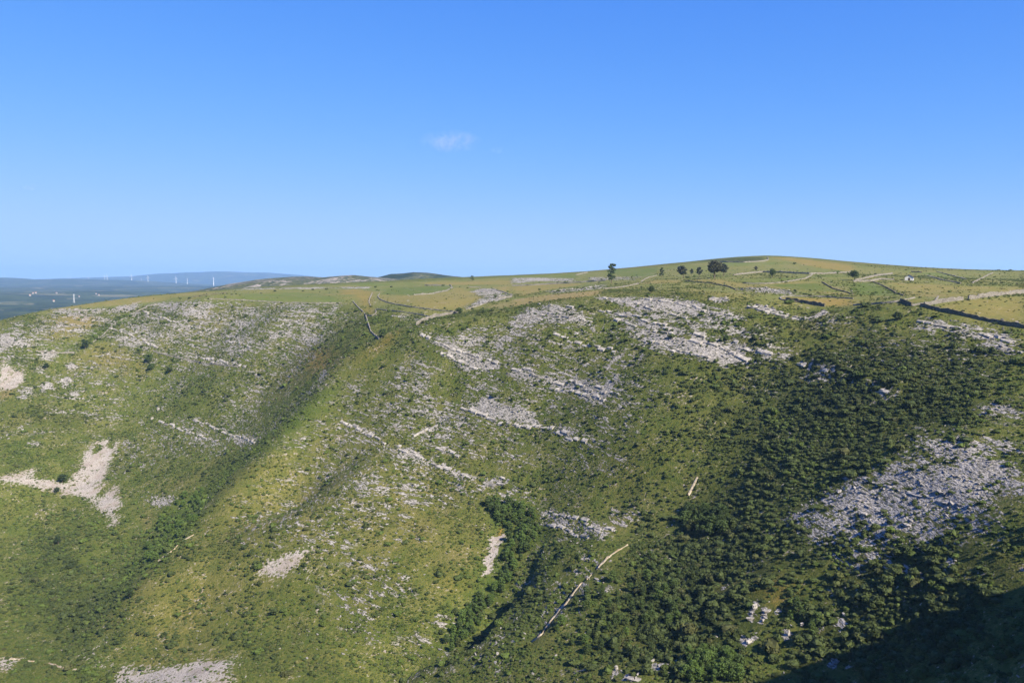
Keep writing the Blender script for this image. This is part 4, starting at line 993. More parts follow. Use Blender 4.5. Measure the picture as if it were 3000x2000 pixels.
# --- limestone rubble and blocks
x, y, r = candidates(1300000, 6)
rk, scm, fl = msample('rock', x, y), msample('scree', x, y), msample('field', x, y)
z0 = hgt(x, y); bd = BED[0] * x + BED[1] * y + BED[2] * z0
bandv = .5 + .5 * np.sin((bd + fbm(x, y, 40, 2, 51) * 1.5) * 2 * math.pi / 3.4)
cl_ = .5 + .5 * fbm(x, y, 9, 3, 97)
dens = .85 * np.clip(rk, 0, 1) * (.35 + .9 * bandv) * np.clip(.2 + 1.6 * (cl_ - .25), 0, 1.3) + .55 * scm + .004
keep = r.uniform(size=len(x)) < dens * (1 - .97 * fl) * area_tot / 1300000
x, y, z0, rk, scm = x[keep], y[keep], z0[keep], rk[keep], scm[keep]
vis = seen(x, y, z0, .5); x, y, z0, rk, scm = (a[vis] for a in (x, y, z0, rk, scm))
print('rocks', len(x))
e = 2.0
gxx = (hgt(x + e, y) - hgt(x - e, y)) / (2 * e); gyy = (hgt(x, y + e) - hgt(x, y - e)) / (2 * e)
tx, ty = -(BED[1] + BED[2] * gyy), (BED[0] + BED[2] * gxx)          # along the bed
rz = np.arctan2(ty, tx) + r.normal(0, .45, len(x))
ln = np.exp(r.normal(0, .42, len(x))) * np.where(scm > .4, .19, .30 + .22 * rk)
ln = np.clip(ln, .15, 1.7); wd_ = ln * r.uniform(.4, .9, len(x)); ht = ln * r.uniform(.45, 1.0, len(x))
pk = r.integers(0, 5, len(x)); rot = np.column_stack([r.normal(0, .15, len(x)), r.normal(0, .15, len(x)), rz])
qx, qy = project(np.column_stack([x, y, z0]))
score = np.where((qx > 5) & (qx < 2995) & (qy < 1995), ln / y, 0)
bigr = np.argsort(-score)[:140]; isb = np.zeros(len(x), bool); isb[bigr] = True
def rzone(u, v):
    if u > 2300 and v < 1100: return 'in bands under the right plateau edge'
    if u > 2250: return 'on the grey limestone pavement of the near right slope'
    if u > 1750 and v > 1600: return 'among the bushes at the foot of the near slope'
    if u > 1450 and v < 1250: return 'in the long limestone bands high on the middle spur'
    if u > 900: return 'in the rubble on the face of the middle spur'
    if v > 1700: return 'at the pale scree near the bottom left'
    return 'on the stony left hillside'
robj = []
for i in bigr:
    o = new_obj('limestone_block', ROCK_ME[pk[i]], (x[i], y[i], z0[i] - .12 * ht[i]), tuple(rot[i]), (ln[i], wd_[i], ht[i]))
    tag(o, f"{'long' if wd_[i] < ln[i] * .72 else 'squat'} {'flat' if ht[i] < ln[i] * .7 else 'upright'} limestone block {rzone(qx[i], qy[i])}", 'rock', 'limestone blocks lying on the slopes'); robj.append(o)
have = {o.data.name for o in robj}
nb = ~isb
rubble = instancer('limestone_rubble', np.column_stack([x, y, z0 - .1 * ht])[nb], rot[nb], np.column_stack([ln, wd_, ht])[nb], pk[nb], np.zeros(nb.sum()), proto_objs(ROCK_ME, robj), [M_ROCK])
tag(rubble, 'pale grey limestone rubble strewn over the slopes', 'rubble', kind='stuff')
# ------------------------------------------------------------------ dry stone walls
M_WALL_SHADE = mat_stone('shade_toned_dry_stone', (.20, .165, .105), (.27, .235, .165), (.06, .055, .03), 2.6)  # darker, warmer copy of the wall stone: shade painted into the dark walls
def wall(label, crop, *uv, h=.52, w=.6, gaps=0, group='dry stone walls of the plateau'):
    g = trace(px(crop, *uv), 6)
    if len(g) < 2: return None
    seg = np.hypot(*np.diff(g[:, :2], axis=0).T); keep = np.concatenate([[True], seg > .05]); g = g[keep]
    s = np.concatenate([[0], np.cumsum(np.hypot(*np.diff(g[:, :2], axis=0).T))])
    n = max(3, int(s[-1] / 1.1)); t = np.linspace(0, s[-1], n)
    X = np.interp(t, s, g[:, 0]); Y = np.interp(t, s, g[:, 1])
    if n > 8:
        kx = np.ones(3) / 3
        X[1:-1] = np.convolve(X, kx, 'valid'); Y[1:-1] = np.convolve(Y, kx, 'valid')
    r = np.random.default_rng(abs(hash(label)) % 1000 if False else len(label) * 31 + n)
    dx, dy = np.gradient(X), np.gradient(Y); L = np.hypot(dx, dy) + 1e-9; nx, ny = -dy / L, dx / L
    hh = h * (1 + r.normal(0, .12, n)) * (1 + .25 * fbm(t, t * 0 + n, 9, 2, 5))
    if gaps:
        q = fbm(t, t * 0 + 3.3, 14, 2, n % 50)
        hh = np.where(q > .38, hh * .15, hh)
    V = []
    prof = [(-.5, 0), (-.46, .5), (-.36, .96), (.36, .96), (.46, .5), (.5, 0)]
    for (a, b) in prof:
        j = r.normal(0, .05, n); zz = hgt(X, Y)
        V.append(np.column_stack([X + nx * (w * a + j), Y + ny * (w * a + j), zz - .25 + (hh + .25) * b + (r.normal(0, .05, n) if b > .9 else 0)]))
    V = np.stack(V, 1).reshape(-1, 3); m = len(prof)
    c0 = V.mean(0); c0[2] = V[:, 2].min()
    F = [(i * m + k, i * m + k + 1, (i + 1) * m + k + 1, (i + 1) * m + k) for i in range(n - 1) for k in range(m - 1)]
    caps = np.array([list(range(m))[::-1], [(n - 1) * m + k for k in range(m)]])
    o = mesh_np('stone_wall', V - c0, [np.array(F), caps], [M_WALL_SHADE if 'dark' in label.split(' ')[0:3] or 'dark' in label[:12] else M_WALL]); o.location = tuple(c0)
    return tag(o, label, 'wall', group)

wall('short straight pale wall on the crest of the left hill', 'A', 360, 490, 560, 494, 720, 499, group='stone walls of the left hill')
wall('wall climbing the left hill above the dark round tree', 'A', 640, 712, 700, 672, 740, 632, 800, 577, 880, 536, 960, 491, 1020, 466, 1080, 450, group='stone walls of the left hill')
wall('short slanting wall highest on the left hill crest', 'A', 830, 492, 880, 462, 975, 431, group='stone walls of the left hill')
wall('low level wall above the gully on the far left slope', 'A', 250, 776, 400, 787, 515, 786, h=.9, group='stone walls of the left hill')
wall('thin broken line of stones crossing the stony left slope', 'A', 1055, 772, 1130, 795, 1250, 825, 1400, 855, 1640, 880, h=.7, gaps=1, group='stone walls of the left hill')
wall('long level wall with shrubs growing over it below the green left pasture', 'A', 1440, 411, 1640, 421, 1900, 436, 2150, 442, 2351, 443, gaps=1)
wall('wall with dark bushes on the far left brow', 'A', 1300, 402, 1420, 386, 1560, 371, gaps=1)
wall('curved wall rounding the near side of the oval pasture', '3', 530, 472, 500, 510, 530, 550, 620, 590, 750, 620, 950, 655, 1200, 685, 1400, 710, 1580, 722)
wall('pale wall between the green gully head and the oval pasture', '3', 490, 686, 600, 701, 800, 721, 1000, 746, 1130, 771, 1260, 797)
wall('thick pale wall climbing from the gully to the grey bush', '3', 1030, 905, 1150, 842, 1280, 797, 1450, 772, 1600, 732, h=1.5)
wall('rough tumbled wall right of the grey bush beside the fallow strip', '3', 1720, 692, 1860, 652, 2000, 602, 2060, 572, gaps=1)
wall('straight wall descending left along the tan field in the middle distance', '3', 2080, 412, 2200, 441, 2352, 492)
wall('low wall along the top of the pinkish fallow strip', '3', 2150, 546, 2250, 532, 2352, 518, h=.9)
wall('curved wall splitting the oval pasture into green and yellow halves', '3', 1000, 492, 1250, 477, 1460, 432, 1535, 388, 1500, 357, 1350, 360, 1150, 360, h=.9, gaps=1)
wall('wall winding down from the ochre field into the gully', '3', 320, 742, 340, 800, 360, 900, 395, 945)
wall('short wall closing the lower end of the ochre field', '3', 335, 772, 430, 777, 480, 742, 472, 690)
wall('wall along the left edge of the ochre field', '3', 160, 580, 220, 650, 300, 722)
wall('wall half hidden by bushes between the ochre field and the oval pasture', '3', 430, 462, 390, 540, 380, 602, 420, 650, gaps=1)
wall('short isolated pale wall beyond the oval pasture', '3', 1760, 382, 1920, 383)
wall('wall running down the gully side below the ochre field', 'B', 165, 520, 190, 600, 205, 645, 260, 692, h=.9)
wall('long thin pale wall crossing the plateau behind the tan field', '4', 0, 461, 240, 451, 420, 442, 850, 417, 1010, 406, 1290, 387, h=.9)
wall('low wall edging the fallow strip above the limestone bands', '4', 1260, 502, 1500, 482, 1750, 432, h=.7)
wall('curved wall climbing right of the tall leaning tree', '4', 1780, 407, 1830, 367, 1900, 337, 1990, 320)
wall('faint wall on the skyline left of the tall leaning tree', '4', 880, 312, 1040, 277, h=.9)
wall('pale sagging wall below the green field under the summit', '5', 830, 472, 1000, 477, 1150, 477, 1350, 462, 1520, 437, 1690, 407, 1760, 372, 1790, 347)
wall('long level wall crossing the hill below the summit', '5', 1290, 317, 1450, 327, 1640, 337, 1740, 342, 1960, 342, 2200, 327, 2352, 322, h=.9)
wall('wall behind the round trees below the summit', '5', 700, 362, 900, 337, 1100, 317, 1200, 322, h=.9)
wall('highest wall bounding the dark patch near the summit', '5', 510, 180, 850, 184, 1050, 174, 1180, 154, 1170, 115, h=.9)
wall('dark crooked wall descending the olive field left of the hut', '5', 1920, 452, 2000, 502, 2080, 547, 2250, 592, 2352, 622, h=.48)
wall('dark straight wall descending the field below the stone hut', '6', 270, 402, 400, 452, 530, 522, 590, 562, 700, 592, h=.48)
wall('dark wall edging the straw coloured strip on the brow', '5', 40, 442, 400, 472, 650, 522, 740, 562, h=.48)
wall('pale rounded wall at the left end of the orange field', '5', 2352, 684, 1900, 657, 1500, 647, 1370, 657, 1335, 680, 1370, 702, 1420, 710)
wall('dark wall with hedge under the orange field', '5', 1420, 712, 1700, 747, 1960, 792, h=1.4)
wall('pale wall closing the right side of the orange field', '6', 0, 727, 200, 717, 400, 702, 600, 682, 720, 657, 845, 628)
wall('short dark wall at the junction above the long dark wall', '6', 650, 682, 730, 707, 810, 737, h=1.4)
wall('pale zigzag wall rising from the junction', '6', 810, 737, 950, 707, 1130, 682, 1165, 620)
wall('broad pale wall leading right from the junction to the gap', '6', 980, 737, 1200, 692, 1510, 652, h=1.4)
wall('broad pale wall right of the gap along the yellow field', '6', 1585, 652, 1800, 617, 2100, 582, 2352, 572, h=1.5)
wall('long dark shaded wall running down to the right edge', '6', 930, 735, 1200, 801, 1500, 861, 1800, 931, 2100, 991, 2370, 1045, h=1.15, w=.75)
wall('pale wall rising right of the conical dark tree', '6', 20, 382, 110, 372, 300, 327, 540, 292, h=.9)
wall('low pale wall under the conical dark tree', '6', 0, 402, 250, 397, 370, 372, 560, 374, h=.9)
wall('upper of two dark parallel walls beyond the stone hut', '6', 1150, 262, 1260, 292, 1400, 327, 1560, 372, h=.48)
wall('lower of two dark parallel walls beyond the stone hut', '6', 1020, 317, 1200, 372, 1480, 427, h=.48)
wall('straight pale wall climbing to the right skyline', '6', 1640, 422, 1740, 372, 1850, 312, 1925, 284)
wall('tiny dark wall on the skyline above the hut', '6', 800, 267, 950, 277, h=.9)

# ------------------------------------------------------------------ long limestone ledges: the edges of the beds
M_LEDGE = mat_plain('bedded_limestone', (.26, .24, .22), (.42, .39, .36), 1.1, .95, .12, .05, (.10, .095, .08))
def ledge(label, crop, *uv, h=.48, w=1.35, group='limestone ledges along the beds'):
    g = trace(px(crop, *uv), 5)
    if len(g) < 3: return
    s = np.concatenate([[0], np.cumsum(np.hypot(*np.diff(g[:, :2], axis=0).T))]); n = max(6, int(s[-1] / .9)); t = np.linspace(0, s[-1], n)
    r = np.random.default_rng(n * 7 + len(label))
    X = np.interp(t, s, g[:, 0]); Y = np.interp(t, s, g[:, 1])
    for _ in range(4):
        X[1:-1] = (X[:-2] + X[1:-1] * 2 + X[2:]) / 4; Y[1:-1] = (Y[:-2] + Y[1:-1] * 2 + Y[2:]) / 4
    dx, dy = np.gradient(X), np.gradient(Y); L = np.hypot(dx, dy) + 1e-9; nx, ny = -dy / L, dx / L
    V = []; F = []; i = 0; nb_ = 0
    while i < n - 2:                                     # slabs of one to seven metres with breaks between them
        m = int(r.integers(2, 7)); j = min(n - 1, i + m); kk = np.arange(i, j + 1)
        if len(kk) >= 2 and r.uniform() < .87:
            off = r.normal(0, .5); ww = w * r.uniform(.5, 1.25); hh = h * r.uniform(.4, 1.3)
            cx_, cy_ = X[kk] + nx[kk] * off, Y[kk] + ny[kk] * off; zz = hgt(cx_, cy_)
            ring = []
            for (a, b) in ((-.55, -.6), (-.5, .7), (-.2, 1.0), (.3, .95), (.5, .6), (.55, -.6)):
                jit = r.normal(0, .10, len(kk))
                ring.append(np.column_stack([cx_ + nx[kk] * (ww * a + jit), cy_ + ny[kk] * (ww * a + jit), hgt(cx_ + nx[kk] * ww * a, cy_ + ny[kk] * ww * a) * .5 + zz * .5 + hh * b + r.normal(0, .06, len(kk))]))
            P = np.stack(ring, 1).reshape(-1, 3); q = 6; b0 = nb_
            V.append(P); F += [(b0 + c_ * q + e_, b0 + c_ * q + (e_ + 1) % q, b0 + (c_ + 1) * q + (e_ + 1) % q, b0 + (c_ + 1) * q + e_) for c_ in range(len(kk) - 1) for e_ in range(q)]
            for e0 in (b0, b0 + (len(kk) - 1) * q): F += [(e0, e0 + 1, e0 + 2, e0 + 3), (e0, e0 + 3, e0 + 4, e0 + 5)]
            nb_ += len(P)
        i = j + int(r.integers(0, 3))
    if not V: return
    V = np.vstack(V); c0 = V.mean(0)
    o = mesh_np('rock_ledge', V - c0, np.array(F), [M_LEDGE]); o.location = tuple(c0)
    return tag(o, label, 'rock ledge', group)
for lab, q in (
    ('long ledge at the top edge of the second limestone band on the right brow', ('H', 400, 300, 560, 325, 760, 385, 900, 430)), ('straight ledge beside the dark bush under the right brow', ('H', 1010, 445, 1100, 470, 1210, 500)),
    ('straight isolated ledge in the scrub right of the bands', ('H', 1325, 535, 1420, 565, 1535, 605)), ('short ledge in line below the isolated straight ledge', ('H', 1560, 620, 1640, 645)), ('lowest ledge of the line running into the dark scrub', ('H', 1660, 655, 1780, 692)),
    ('upper ledge of the highest limestone band', ('H', 560, 235, 760, 262, 900, 300, 1070, 335)), ('middle ledge of the highest limestone band', ('H', 420, 240, 560, 262, 700, 310, 860, 345, 1000, 362)),
    ('long ledge through the middle of the broad second band', ('H', 480, 335, 640, 385, 800, 425, 960, 470, 1150, 555)), ('lower ledge of the broad second band', ('H', 620, 430, 780, 480, 930, 530)),
    ('long ledge on the green shoulder crossed by worn runnels', ('H', 0, 562, 140, 596, 280, 626, 400, 656, 500, 682)), ('short ledge just under the one crossed by runnels', ('H', 180, 640, 300, 668, 420, 716)),
    ('curved ledge on the rounded top of the middle spur', ('H', 20, 345, 140, 320, 300, 335, 380, 350)), ('small pale ledge near the fallow strip on the spur top', ('H', 180, 270, 280, 286)), ('faint ledge in the grass between two bands', ('H', 150, 400, 330, 450, 480, 482)),
    ('ledge running right from the bluish white outcrop', ('H', 1090, 282, 1230, 320, 1330, 336)), ('broken ledge below the long dark wall', ('H', 1860, 350, 2000, 366, 2150, 396, 2340, 458)),
    ('upper edge of the big pale slab field on the left of the spur', ('G', 550, 300, 660, 350, 760, 400, 900, 450, 1080, 500)), ('lower edge of the big pale slab field on the left of the spur', ('G', 690, 430, 800, 490, 960, 545, 1060, 546)),
    ('ledge through the bare patch in the middle of the spur', ('G', 830, 800, 960, 850, 1080, 882, 1240, 930)), ('ledge at the right end of the bare patch in the middle of the spur', ('G', 1250, 930, 1450, 966, 1600, 1020, 1710, 1056)),
    ('longest ledge curving across the lower face of the spur', ('G', 0, 900, 180, 980, 380, 1080, 480, 1112, 640, 1200, 800, 1268, 1000, 1312, 1140, 1340)), ('short ledge rising against the beds on the spur face', ('G', 500, 1012, 600, 960, 680, 912)),
    ('small ledge above the longest curving ledge', ('G', 660, 1080, 740, 1110, 820, 1142)), ('upper ledge of the grey patch above the middle gully', ('E', 1480, 400, 1680, 460, 1880, 520)), ('lower ledge of the grey patch above the middle gully', ('E', 1370, 440, 1520, 500, 1640, 560, 1700, 576)),
    ('ledge descending right of the climbing wall on the left hill', ('A', 760, 610, 880, 650, 1000, 702, 1100, 752)), ('ledge low on the stony left hill beside the brown grass', ('A', 1400, 820, 1560, 850, 1700, 872)), ('short ledge in the palest stones of the left hill', ('A', 1560, 700, 1680, 722, 1760, 762)),
    ('ledge high on the stony left hill', ('A', 980, 500, 1120, 540, 1260, 600)), ('lower ledge above the left gully', ('A', 1100, 1250, 1300, 1330, 1500, 1392)), ('upper ledge above the left gully', ('A', 1300, 1240, 1450, 1290, 1600, 1350, 1770, 1396)),
    ('ledge across the right grey pavement near its top', ('F', 1240, 150, 1500, 230, 1700, 300, 1850, 340)), 
):
    ledge(lab, *q, h=.3 if 'pavement' in lab else .5, w=1.0 if 'pavement' in lab else 1.6)

# ------------------------------------------------------------------ footpaths and tracks: thin worn strips lying on the slope
M_PATH = mat_plain('path_limestone', (.27, .22, .155), (.45, .39, .30), 2.2, .95, .06, .05, (.30, .22, .13))
def strip(name, crop, *uv, w=1.5, up=.22):
    g = trace(px(crop, *uv), 4)
    s = np.concatenate([[0], np.cumsum(np.hypot(*np.diff(g[:, :2], axis=0).T))]); n = max(4, int(s[-1] / .8)); t = np.linspace(0, s[-1], n)
    X = np.interp(t, s, g[:, 0]); Y = np.interp(t, s, g[:, 1])
    for _ in range(3):
        X[1:-1] = (X[:-2] + X[1:-1] * 2 + X[2:]) / 4; Y[1:-1] = (Y[:-2] + Y[1:-1] * 2 + Y[2:]) / 4
    dx, dy = np.gradient(X), np.gradient(Y); L = np.hypot(dx, dy) + 1e-9; nx, ny = -dy / L, dx / L
    ww = w * (.45 + 1.1 * np.clip(fbm(t, t * 0 + px(crop, *uv)[0][0], 3.5, 3, 7) + .4, 0, 1.2))
    V = []
    for a in (-.5, -.25, 0, .25, .5):
        xx, yy = X + nx * ww * a, Y + ny * ww * a
        zz = np.maximum(hgt(xx, yy), hgt(xx + .4, yy)); V.append(np.column_stack([xx, yy, zz + (up + rng.normal(0, .12, n) if abs(a) < .4 else -.3)]))
    V = np.stack(V, 1).reshape(-1, 3)
    F = [(i * 5 + k, i * 5 + k + 1, (i + 1) * 5 + k + 1, (i + 1) * 5 + k) for i in range(n - 1) for k in range(4)]
    o = mesh_np(name, V, np.array(F), [M_PATH], True); return tag(o, kind='structure')
strip('footpath', 'E', 1310, 1280, 1380, 1240, 1420, 1170, 1490, 1080, 1545, 1030, 1590, 960, 1655, 885, w=1.15, up=.06); strip('footpath', 'E', 1690, 860, 1722, 828, w=.8, up=.06); strip('footpath', 'E', 1765, 780, 1810, 730, 1850, 690, 1900, 660, 1970, 618, w=1.15, up=.06)
strip('footpath', 'F', 38, 280, 60, 230, 100, 155, w=.7, up=.06)
strip('track', 'D', -10, 1392, 60, 1398, 140, 1410, w=1.6); strip('track', 'D', 195, 1416, 240, 1420, w=1.0); strip('track', 'D', 335, 1433, 400, 1452, 450, 1472, w=1.1); strip('track', 'D', 505, 1475, 530, 1478, w=1.0)
strip('footpath', 'D', 1090, 730, 1150, 690, 1200, 650, 1222, 625, w=.9); strip('footpath', 'D', 1262, 592, 1300, 570, 1335, 548, w=.8)


# ------------------------------------------------------------------ trees
TREES = {}
def tree(kind, seed, label, cat, pos, h, wide=1.0, tint=.4, group=None, mat=None, rz=None):
    mat = mat or M_TREE
    key = (kind, seed, mat.name)
    root = empty('tree' if kind != 'pine' else 'pine_tree', tuple(pos), rng.uniform(0, 6.28) if rz is None else rz)
    if kind == 'gully': root.name = 'broadleaf_tree'
    root.scale = (h * wide, h * wide, h)
    if key not in TREES:
        (tv, tf), (cv, cf) = tree_meshes(seed, kind)
        a = mesh_np('trunk', tv, tf, [M_BARK], True, root); b = mesh_np('crown', cv, cf, [mat], False, root)
        TREES[key] = (a.data, b.data)
    else:
        for nm, me in zip(('trunk', 'crown'), TREES[key]):
            o = bpy.data.objects.new(nm, me); COL.objects.link(o); o.parent = root
    for ch in root.children: ch['tint'] = float(tint)
    return tag(root, label, cat, group)
def standing(px_, base, top):
    g = ground(px_, base)
    if g is None: g = ground(px_, base + 6)
    return g, (base - top) / FPX * g[1]
PLT = 'trees standing on the plateau'
for (kind, seed, u, b, t, wide, tint, lab) in [
    ('pine', 1, 1791, 829, 777, .95, .15, 'tall leaning dark tree breaking the skyline on the brow'),
    ('pine', 2, 1939, 814, 786, .95, .15, 'small thin tree right of the curved wall on the brow'),
    ('gum', 3, 2003, 815, 780, 1.2, .2, 'greyish round topped tree left of the broad round tree'),
    ('gum', 4, 2048, 812, 784, .8, .25, 'slim pale grey tree just left of the broad round tree'),
    ('gum', 5, 2093, 815, 765, 1.3, .2, 'broad round tree with two trunks, largest on the plateau'),
    ('gum', 6, 2120, 808, 774, 1.1, .2, 'lower round tree touching the right side of the broad tree'),
    ('round', 7, 2262, 813, 783, 1.0, .15, 'mushroom shaped small tree in the green field under the summit'),
    ('round', 8, 2505, 822, 787, 1.15, .1, 'conical dark tree alone beside the pale wall below the summit'),
    ('pine', 9, 1383, 823, 808, 1.2, .1, 'small flat dark tree at the skyline dip in the middle'),
    ('round', 10, 1907, 860, 834, 1.0, .2, 'dwarf dark bushy tree above the limestone bands'),
    ('gum', 11, 2027, 806, 788, .8, .2, 'low grey tree between the greyish and the slim tree'),
    ('gum', 12, 2215, 796, 780, .8, .3, 'pale small tree in the field behind the round trees'),
]:
    g, h = standing(u, b, t)
    tree(kind, seed, lab, 'tree', g - np.array([0, 0, .1]), h * 1.06, wide, tint, PLT, M_GUM if kind == 'gum' else M_TREE)
for (u, b, t, wide, tint, lab) in [
    (1346, 918, 898, 1.35, .25, 'bare grey bush where the pale walls meet on the middle brow'), (1120, 985, 958, 1.2, .1, 'dark grey bush at the gully head'), (250, 1022, 990, .95, .2, 'dark round tree at the foot of the climbing wall on the left hill'),
    (436, 1062, 1032, 1.1, .3, 'upper dark green tree in the grassy hollow of the left hill'), (442, 1085, 1060, 1.2, .5, 'lower bright tree in the grassy hollow of the left hill'), (498, 1092, 1070, 1.2, .25, 'dark tree right of the pair in the grassy hollow'),
    (183, 1413, 1384, 1.3, .1, 'dark bush left of the great white scree'), (171, 1594, 1560, .75, .05, 'lone dark upright tree on the lower left slope'), (168, 1442, 1422, 1.1, .05, 'small black looking bush at the scree corner'),
    (2128, 998, 978, 1.3, .25, 'dark bush on the green band of the middle slope'), (2632, 938, 908, 1.3, .1, 'dark tree below the junction of walls on the right'), (1712, 1064, 1050, 1.0, .15, 'small dark bush on the middle spur face'),
    (380, 1754, 1712, .7, .3, 'slim bluish green tree on the lower left grass'), (135, 1078, 1060, 1.2, .3, 'round bush under the cliff on the far left'),
]:
    g, h = standing(u, b, t)
    tree('round', 20 + (u % 3), lab, 'tree' if 'tree' in lab else 'bush', g - np.array([0, 0, .3]), h * 1.1, wide, tint)

hb = 0
for c_, q_ in (('2', (1440, 440, 720, 475, 400, 510, 255, 540, 520, 545, 2150, 415, 1820, 438, 1960, 420, 980, 580, 1890, 615, 2300, 612, 1530, 603, 750, 525, 1250, 470)), ('5', (1000, 552, 1065, 556, 1470, 586, 1570, 586, 1630, 612, 1750, 638, 1900, 656, 2100, 660, 1440, 388, 1570, 388, 850, 550, 1690, 625, 2020, 655)),
               ('3', (470, 386, 690, 382, 640, 482, 390, 552, 410, 655, 1180, 362, 1400, 364, 1740, 395, 480, 700, 540, 735)), ('6', (540, 355, 350, 634, 1510, 812, 1020, 565, 2080, 560, 1640, 400, 1690, 958)), ('4', (1230, 370, 380, 515, 1200, 415, 1780, 480, 250, 690))):
    for i_ in range(0, len(q_), 2):
        u, v = px(c_, q_[i_], q_[i_ + 1])[0]; g = ground(u, v)
        if g is None: continue
        rr = rng.uniform(3.2, 6.0) / FPX * g[1]
        o = new_obj('bush', SHRUB_ME[hb % 6], tuple(g - np.array([0, 0, .1])), (0, 0, rng.uniform(0, 6)), (rr * rng.uniform(1, 1.5), rr, rr * .9), .12); hb += 1
        place = {'2': 'along the walls of the left green pasture', '5': 'in the hedge line between the straw strip and the orange field' if v > 840 else 'in the green field under the summit', '3': 'around the oval pasture and the ochre field', '6': 'by the pale walls of the right fields', '4': 'on the rough ground left of the leaning tree'}[c_]
        tag(o, f'small dark bush {place}', 'bush', 'bushes along the plateau walls')

def inpoly(x_, y_, pts):
    c = False; ax, ay = pts[-1]
    for bx, by in pts:
        if (ay > y_) != (by > y_) and x_ < (bx - ax) * (y_ - ay) / (by - ay) + ax: c = not c
        ax, ay = bx, by
    return c
def wood(n, poly, hs, tints, where, group, seed, sep=9):
    r = random.Random(seed); xs = [p[0] for p in poly]; ys = [p[1] for p in poly]; put = []
    for _ in range(n * 40):
        if len(put) >= n: break
        u, v = r.uniform(min(xs), max(xs)), r.uniform(min(ys), max(ys))
        if not inpoly(u, v, poly) or any((u - a) ** 2 + ((v - b) * 1.3) ** 2 < sep * sep for a, b in put): continue
        put.append((u, v)); g = ground(u, v)
        if g is None or near_path(np.array([g[0]]), np.array([g[1] + 2.5]))[0] or near_path(np.array([g[0]]), np.array([g[1]]))[0]: continue
        h = r.uniform(*hs) ; ti = r.uniform(*tints)
        tone = 'dark green' if ti < .4 else 'mid green' if ti < .62 else 'bright green'
        size = 'tall' if h > hs[0] + .6 * (hs[1] - hs[0]) else 'low'
        part_ = 'high in' if v < min(ys) + (max(ys) - min(ys)) / 3 else 'midway in' if v < min(ys) + (max(ys) - min(ys)) * 2 / 3 else 'low in'
        tree('gully', 40 + r.randrange(5), f'{size} {tone} tree {part_} {where}', 'tree', g - np.array([0, 0, .25]), h, r.uniform(.85, 1.25), ti, group, rz=r.uniform(0, 6.28))
wood(70, px('E', 1000, 350, 1120, 335, 1340, 400, 1360, 520, 1270, 690, 1190, 810, 1090, 980, 1040, 960, 1120, 800, 1160, 560, 1110, 490), (2.2, 4.6), (.45, 1.05), 'the middle gully thicket', 'trees of the middle gully', 3, 12)
wood(45, px('E', 1060, 980, 1000, 1080, 960, 1180, 760, 1360, 720, 1300, 860, 1080, 950, 980), (1.8, 3.6), (.4, .95), 'the grove left of the shaded scarp', 'trees left of the shaded scarp', 4, 11)
wood(45, px('D', 1180, 310, 1420, 250, 1380, 450, 1230, 590, 1080, 720, 900, 830, 830, 810, 1000, 680, 1080, 480), (2.0, 4.4), (.7, 1.2), 'the left gully thicket', 'trees of the left gully', 5, 11)
wood(40, px('F', 30, 380, 300, 420, 300, 540, 200, 560, 10, 520), (2.6, 4.6), (.2, .6), 'the grove where the right gully meets the path', 'trees beside the upper path', 6, 14)
wood(48, px('F', 40, 1400, 250, 1350, 420, 1450, 390, 1560, 20, 1560), (2.2, 4.0), (.6, 1.1), 'the leafy clump at the bottom edge', 'trees at the bottom edge', 7, 17)
wood(60, px('E', 1690, 880, 1850, 720, 2000, 640, 2330, 820, 2340, 1200, 1900, 1300, 1700, 1450, 1500, 1420, 1450, 1250, 1600, 1020), (1.8, 3.6), (.2, .8), 'the dark wood right of the footpath', 'trees right of the footpath', 8, 22)
wood(10, px('F', 560, 1040, 760, 1010, 950, 1180, 860, 1330, 650, 1320, 560, 1200), (2.2, 4.0), (.15, .7), 'the scrub around the pale outcrops', 'trees around the pale outcrops', 9, 17)

# ------------------------------------------------------------------ boulders and outcrops
def boulder(label, u, v, wpx, hpx, seed, rz=0.0, flat=.7):
    g = ground(u, v); k = g[1] / FPX
    V, F = rock_mesh(300 + seed, flat)
    V = V * np.array([wpx * k * .42, wpx * k * .36, hpx * k * .55]); V = V + rng.normal(0, .07 * wpx * k * .4, V.shape)
    o = mesh_np('outcrop', V, F, [M_ROCK]); o.location = tuple(g - np.array([0, 0, hpx * k * .15])); o.rotation_euler = (0, 0, rz)
    return tag(o, label, 'rock')
boulder('bluish white outcrop with a shaded left face on the upper right slope', 2205, 902, 44, 15, 1, -.35)
boulder('flat white outcrop left of the bluish one', 2094, 877, 50, 12, 2, -.1)
boulder('upright pale crag above the bottom right bushes', 2212, 1783, 22, 28, 3, .3, 1)
boulder('split grey crag right of the upright pale crag', 2248, 1791, 40, 14, 4, .2)
boulder('pale rock shelf left of the grey split crag', 2198, 1814, 34, 16, 5, 0)
boulder('small white boulder below the grey split crag', 2236, 1817, 20, 14, 6, 1)
boulder('pinkish crag pillar by the bright green bush', 2311, 1861, 12, 30, 7, .5, 1.1)
boulder('pale crag right of the bright green bush', 2350, 1832, 18, 18, 8, .2, 1)
boulder('grey boulder cluster above the bottom clump', 2196, 1880, 34, 22, 9, .8)
boulder('white rock at the edge of the cast shadow', 2448, 1942, 30, 16, 10, .1)
boulder('long white rock among bright shrubs at the bottom', 1860, 1990, 66, 14, 11, -.2)
boulder('pale leaning rock left of the bottom clump', 1806, 1962, 18, 26, 12, .4, 1)
boulder('small white boulder near the gate of the oval pasture', 1099, 886, 8, 5, 13)
boulder('white boulder low in the oval pasture', 1195, 881, 10, 4, 14)
boulder('tiny white boulder in the green half of the oval pasture', 1199, 867, 5, 4, 15)
boulder('white rock tooth on the lower end of the thin left outcrop', 446, 1228, 10, 12, 16, .5, 1)
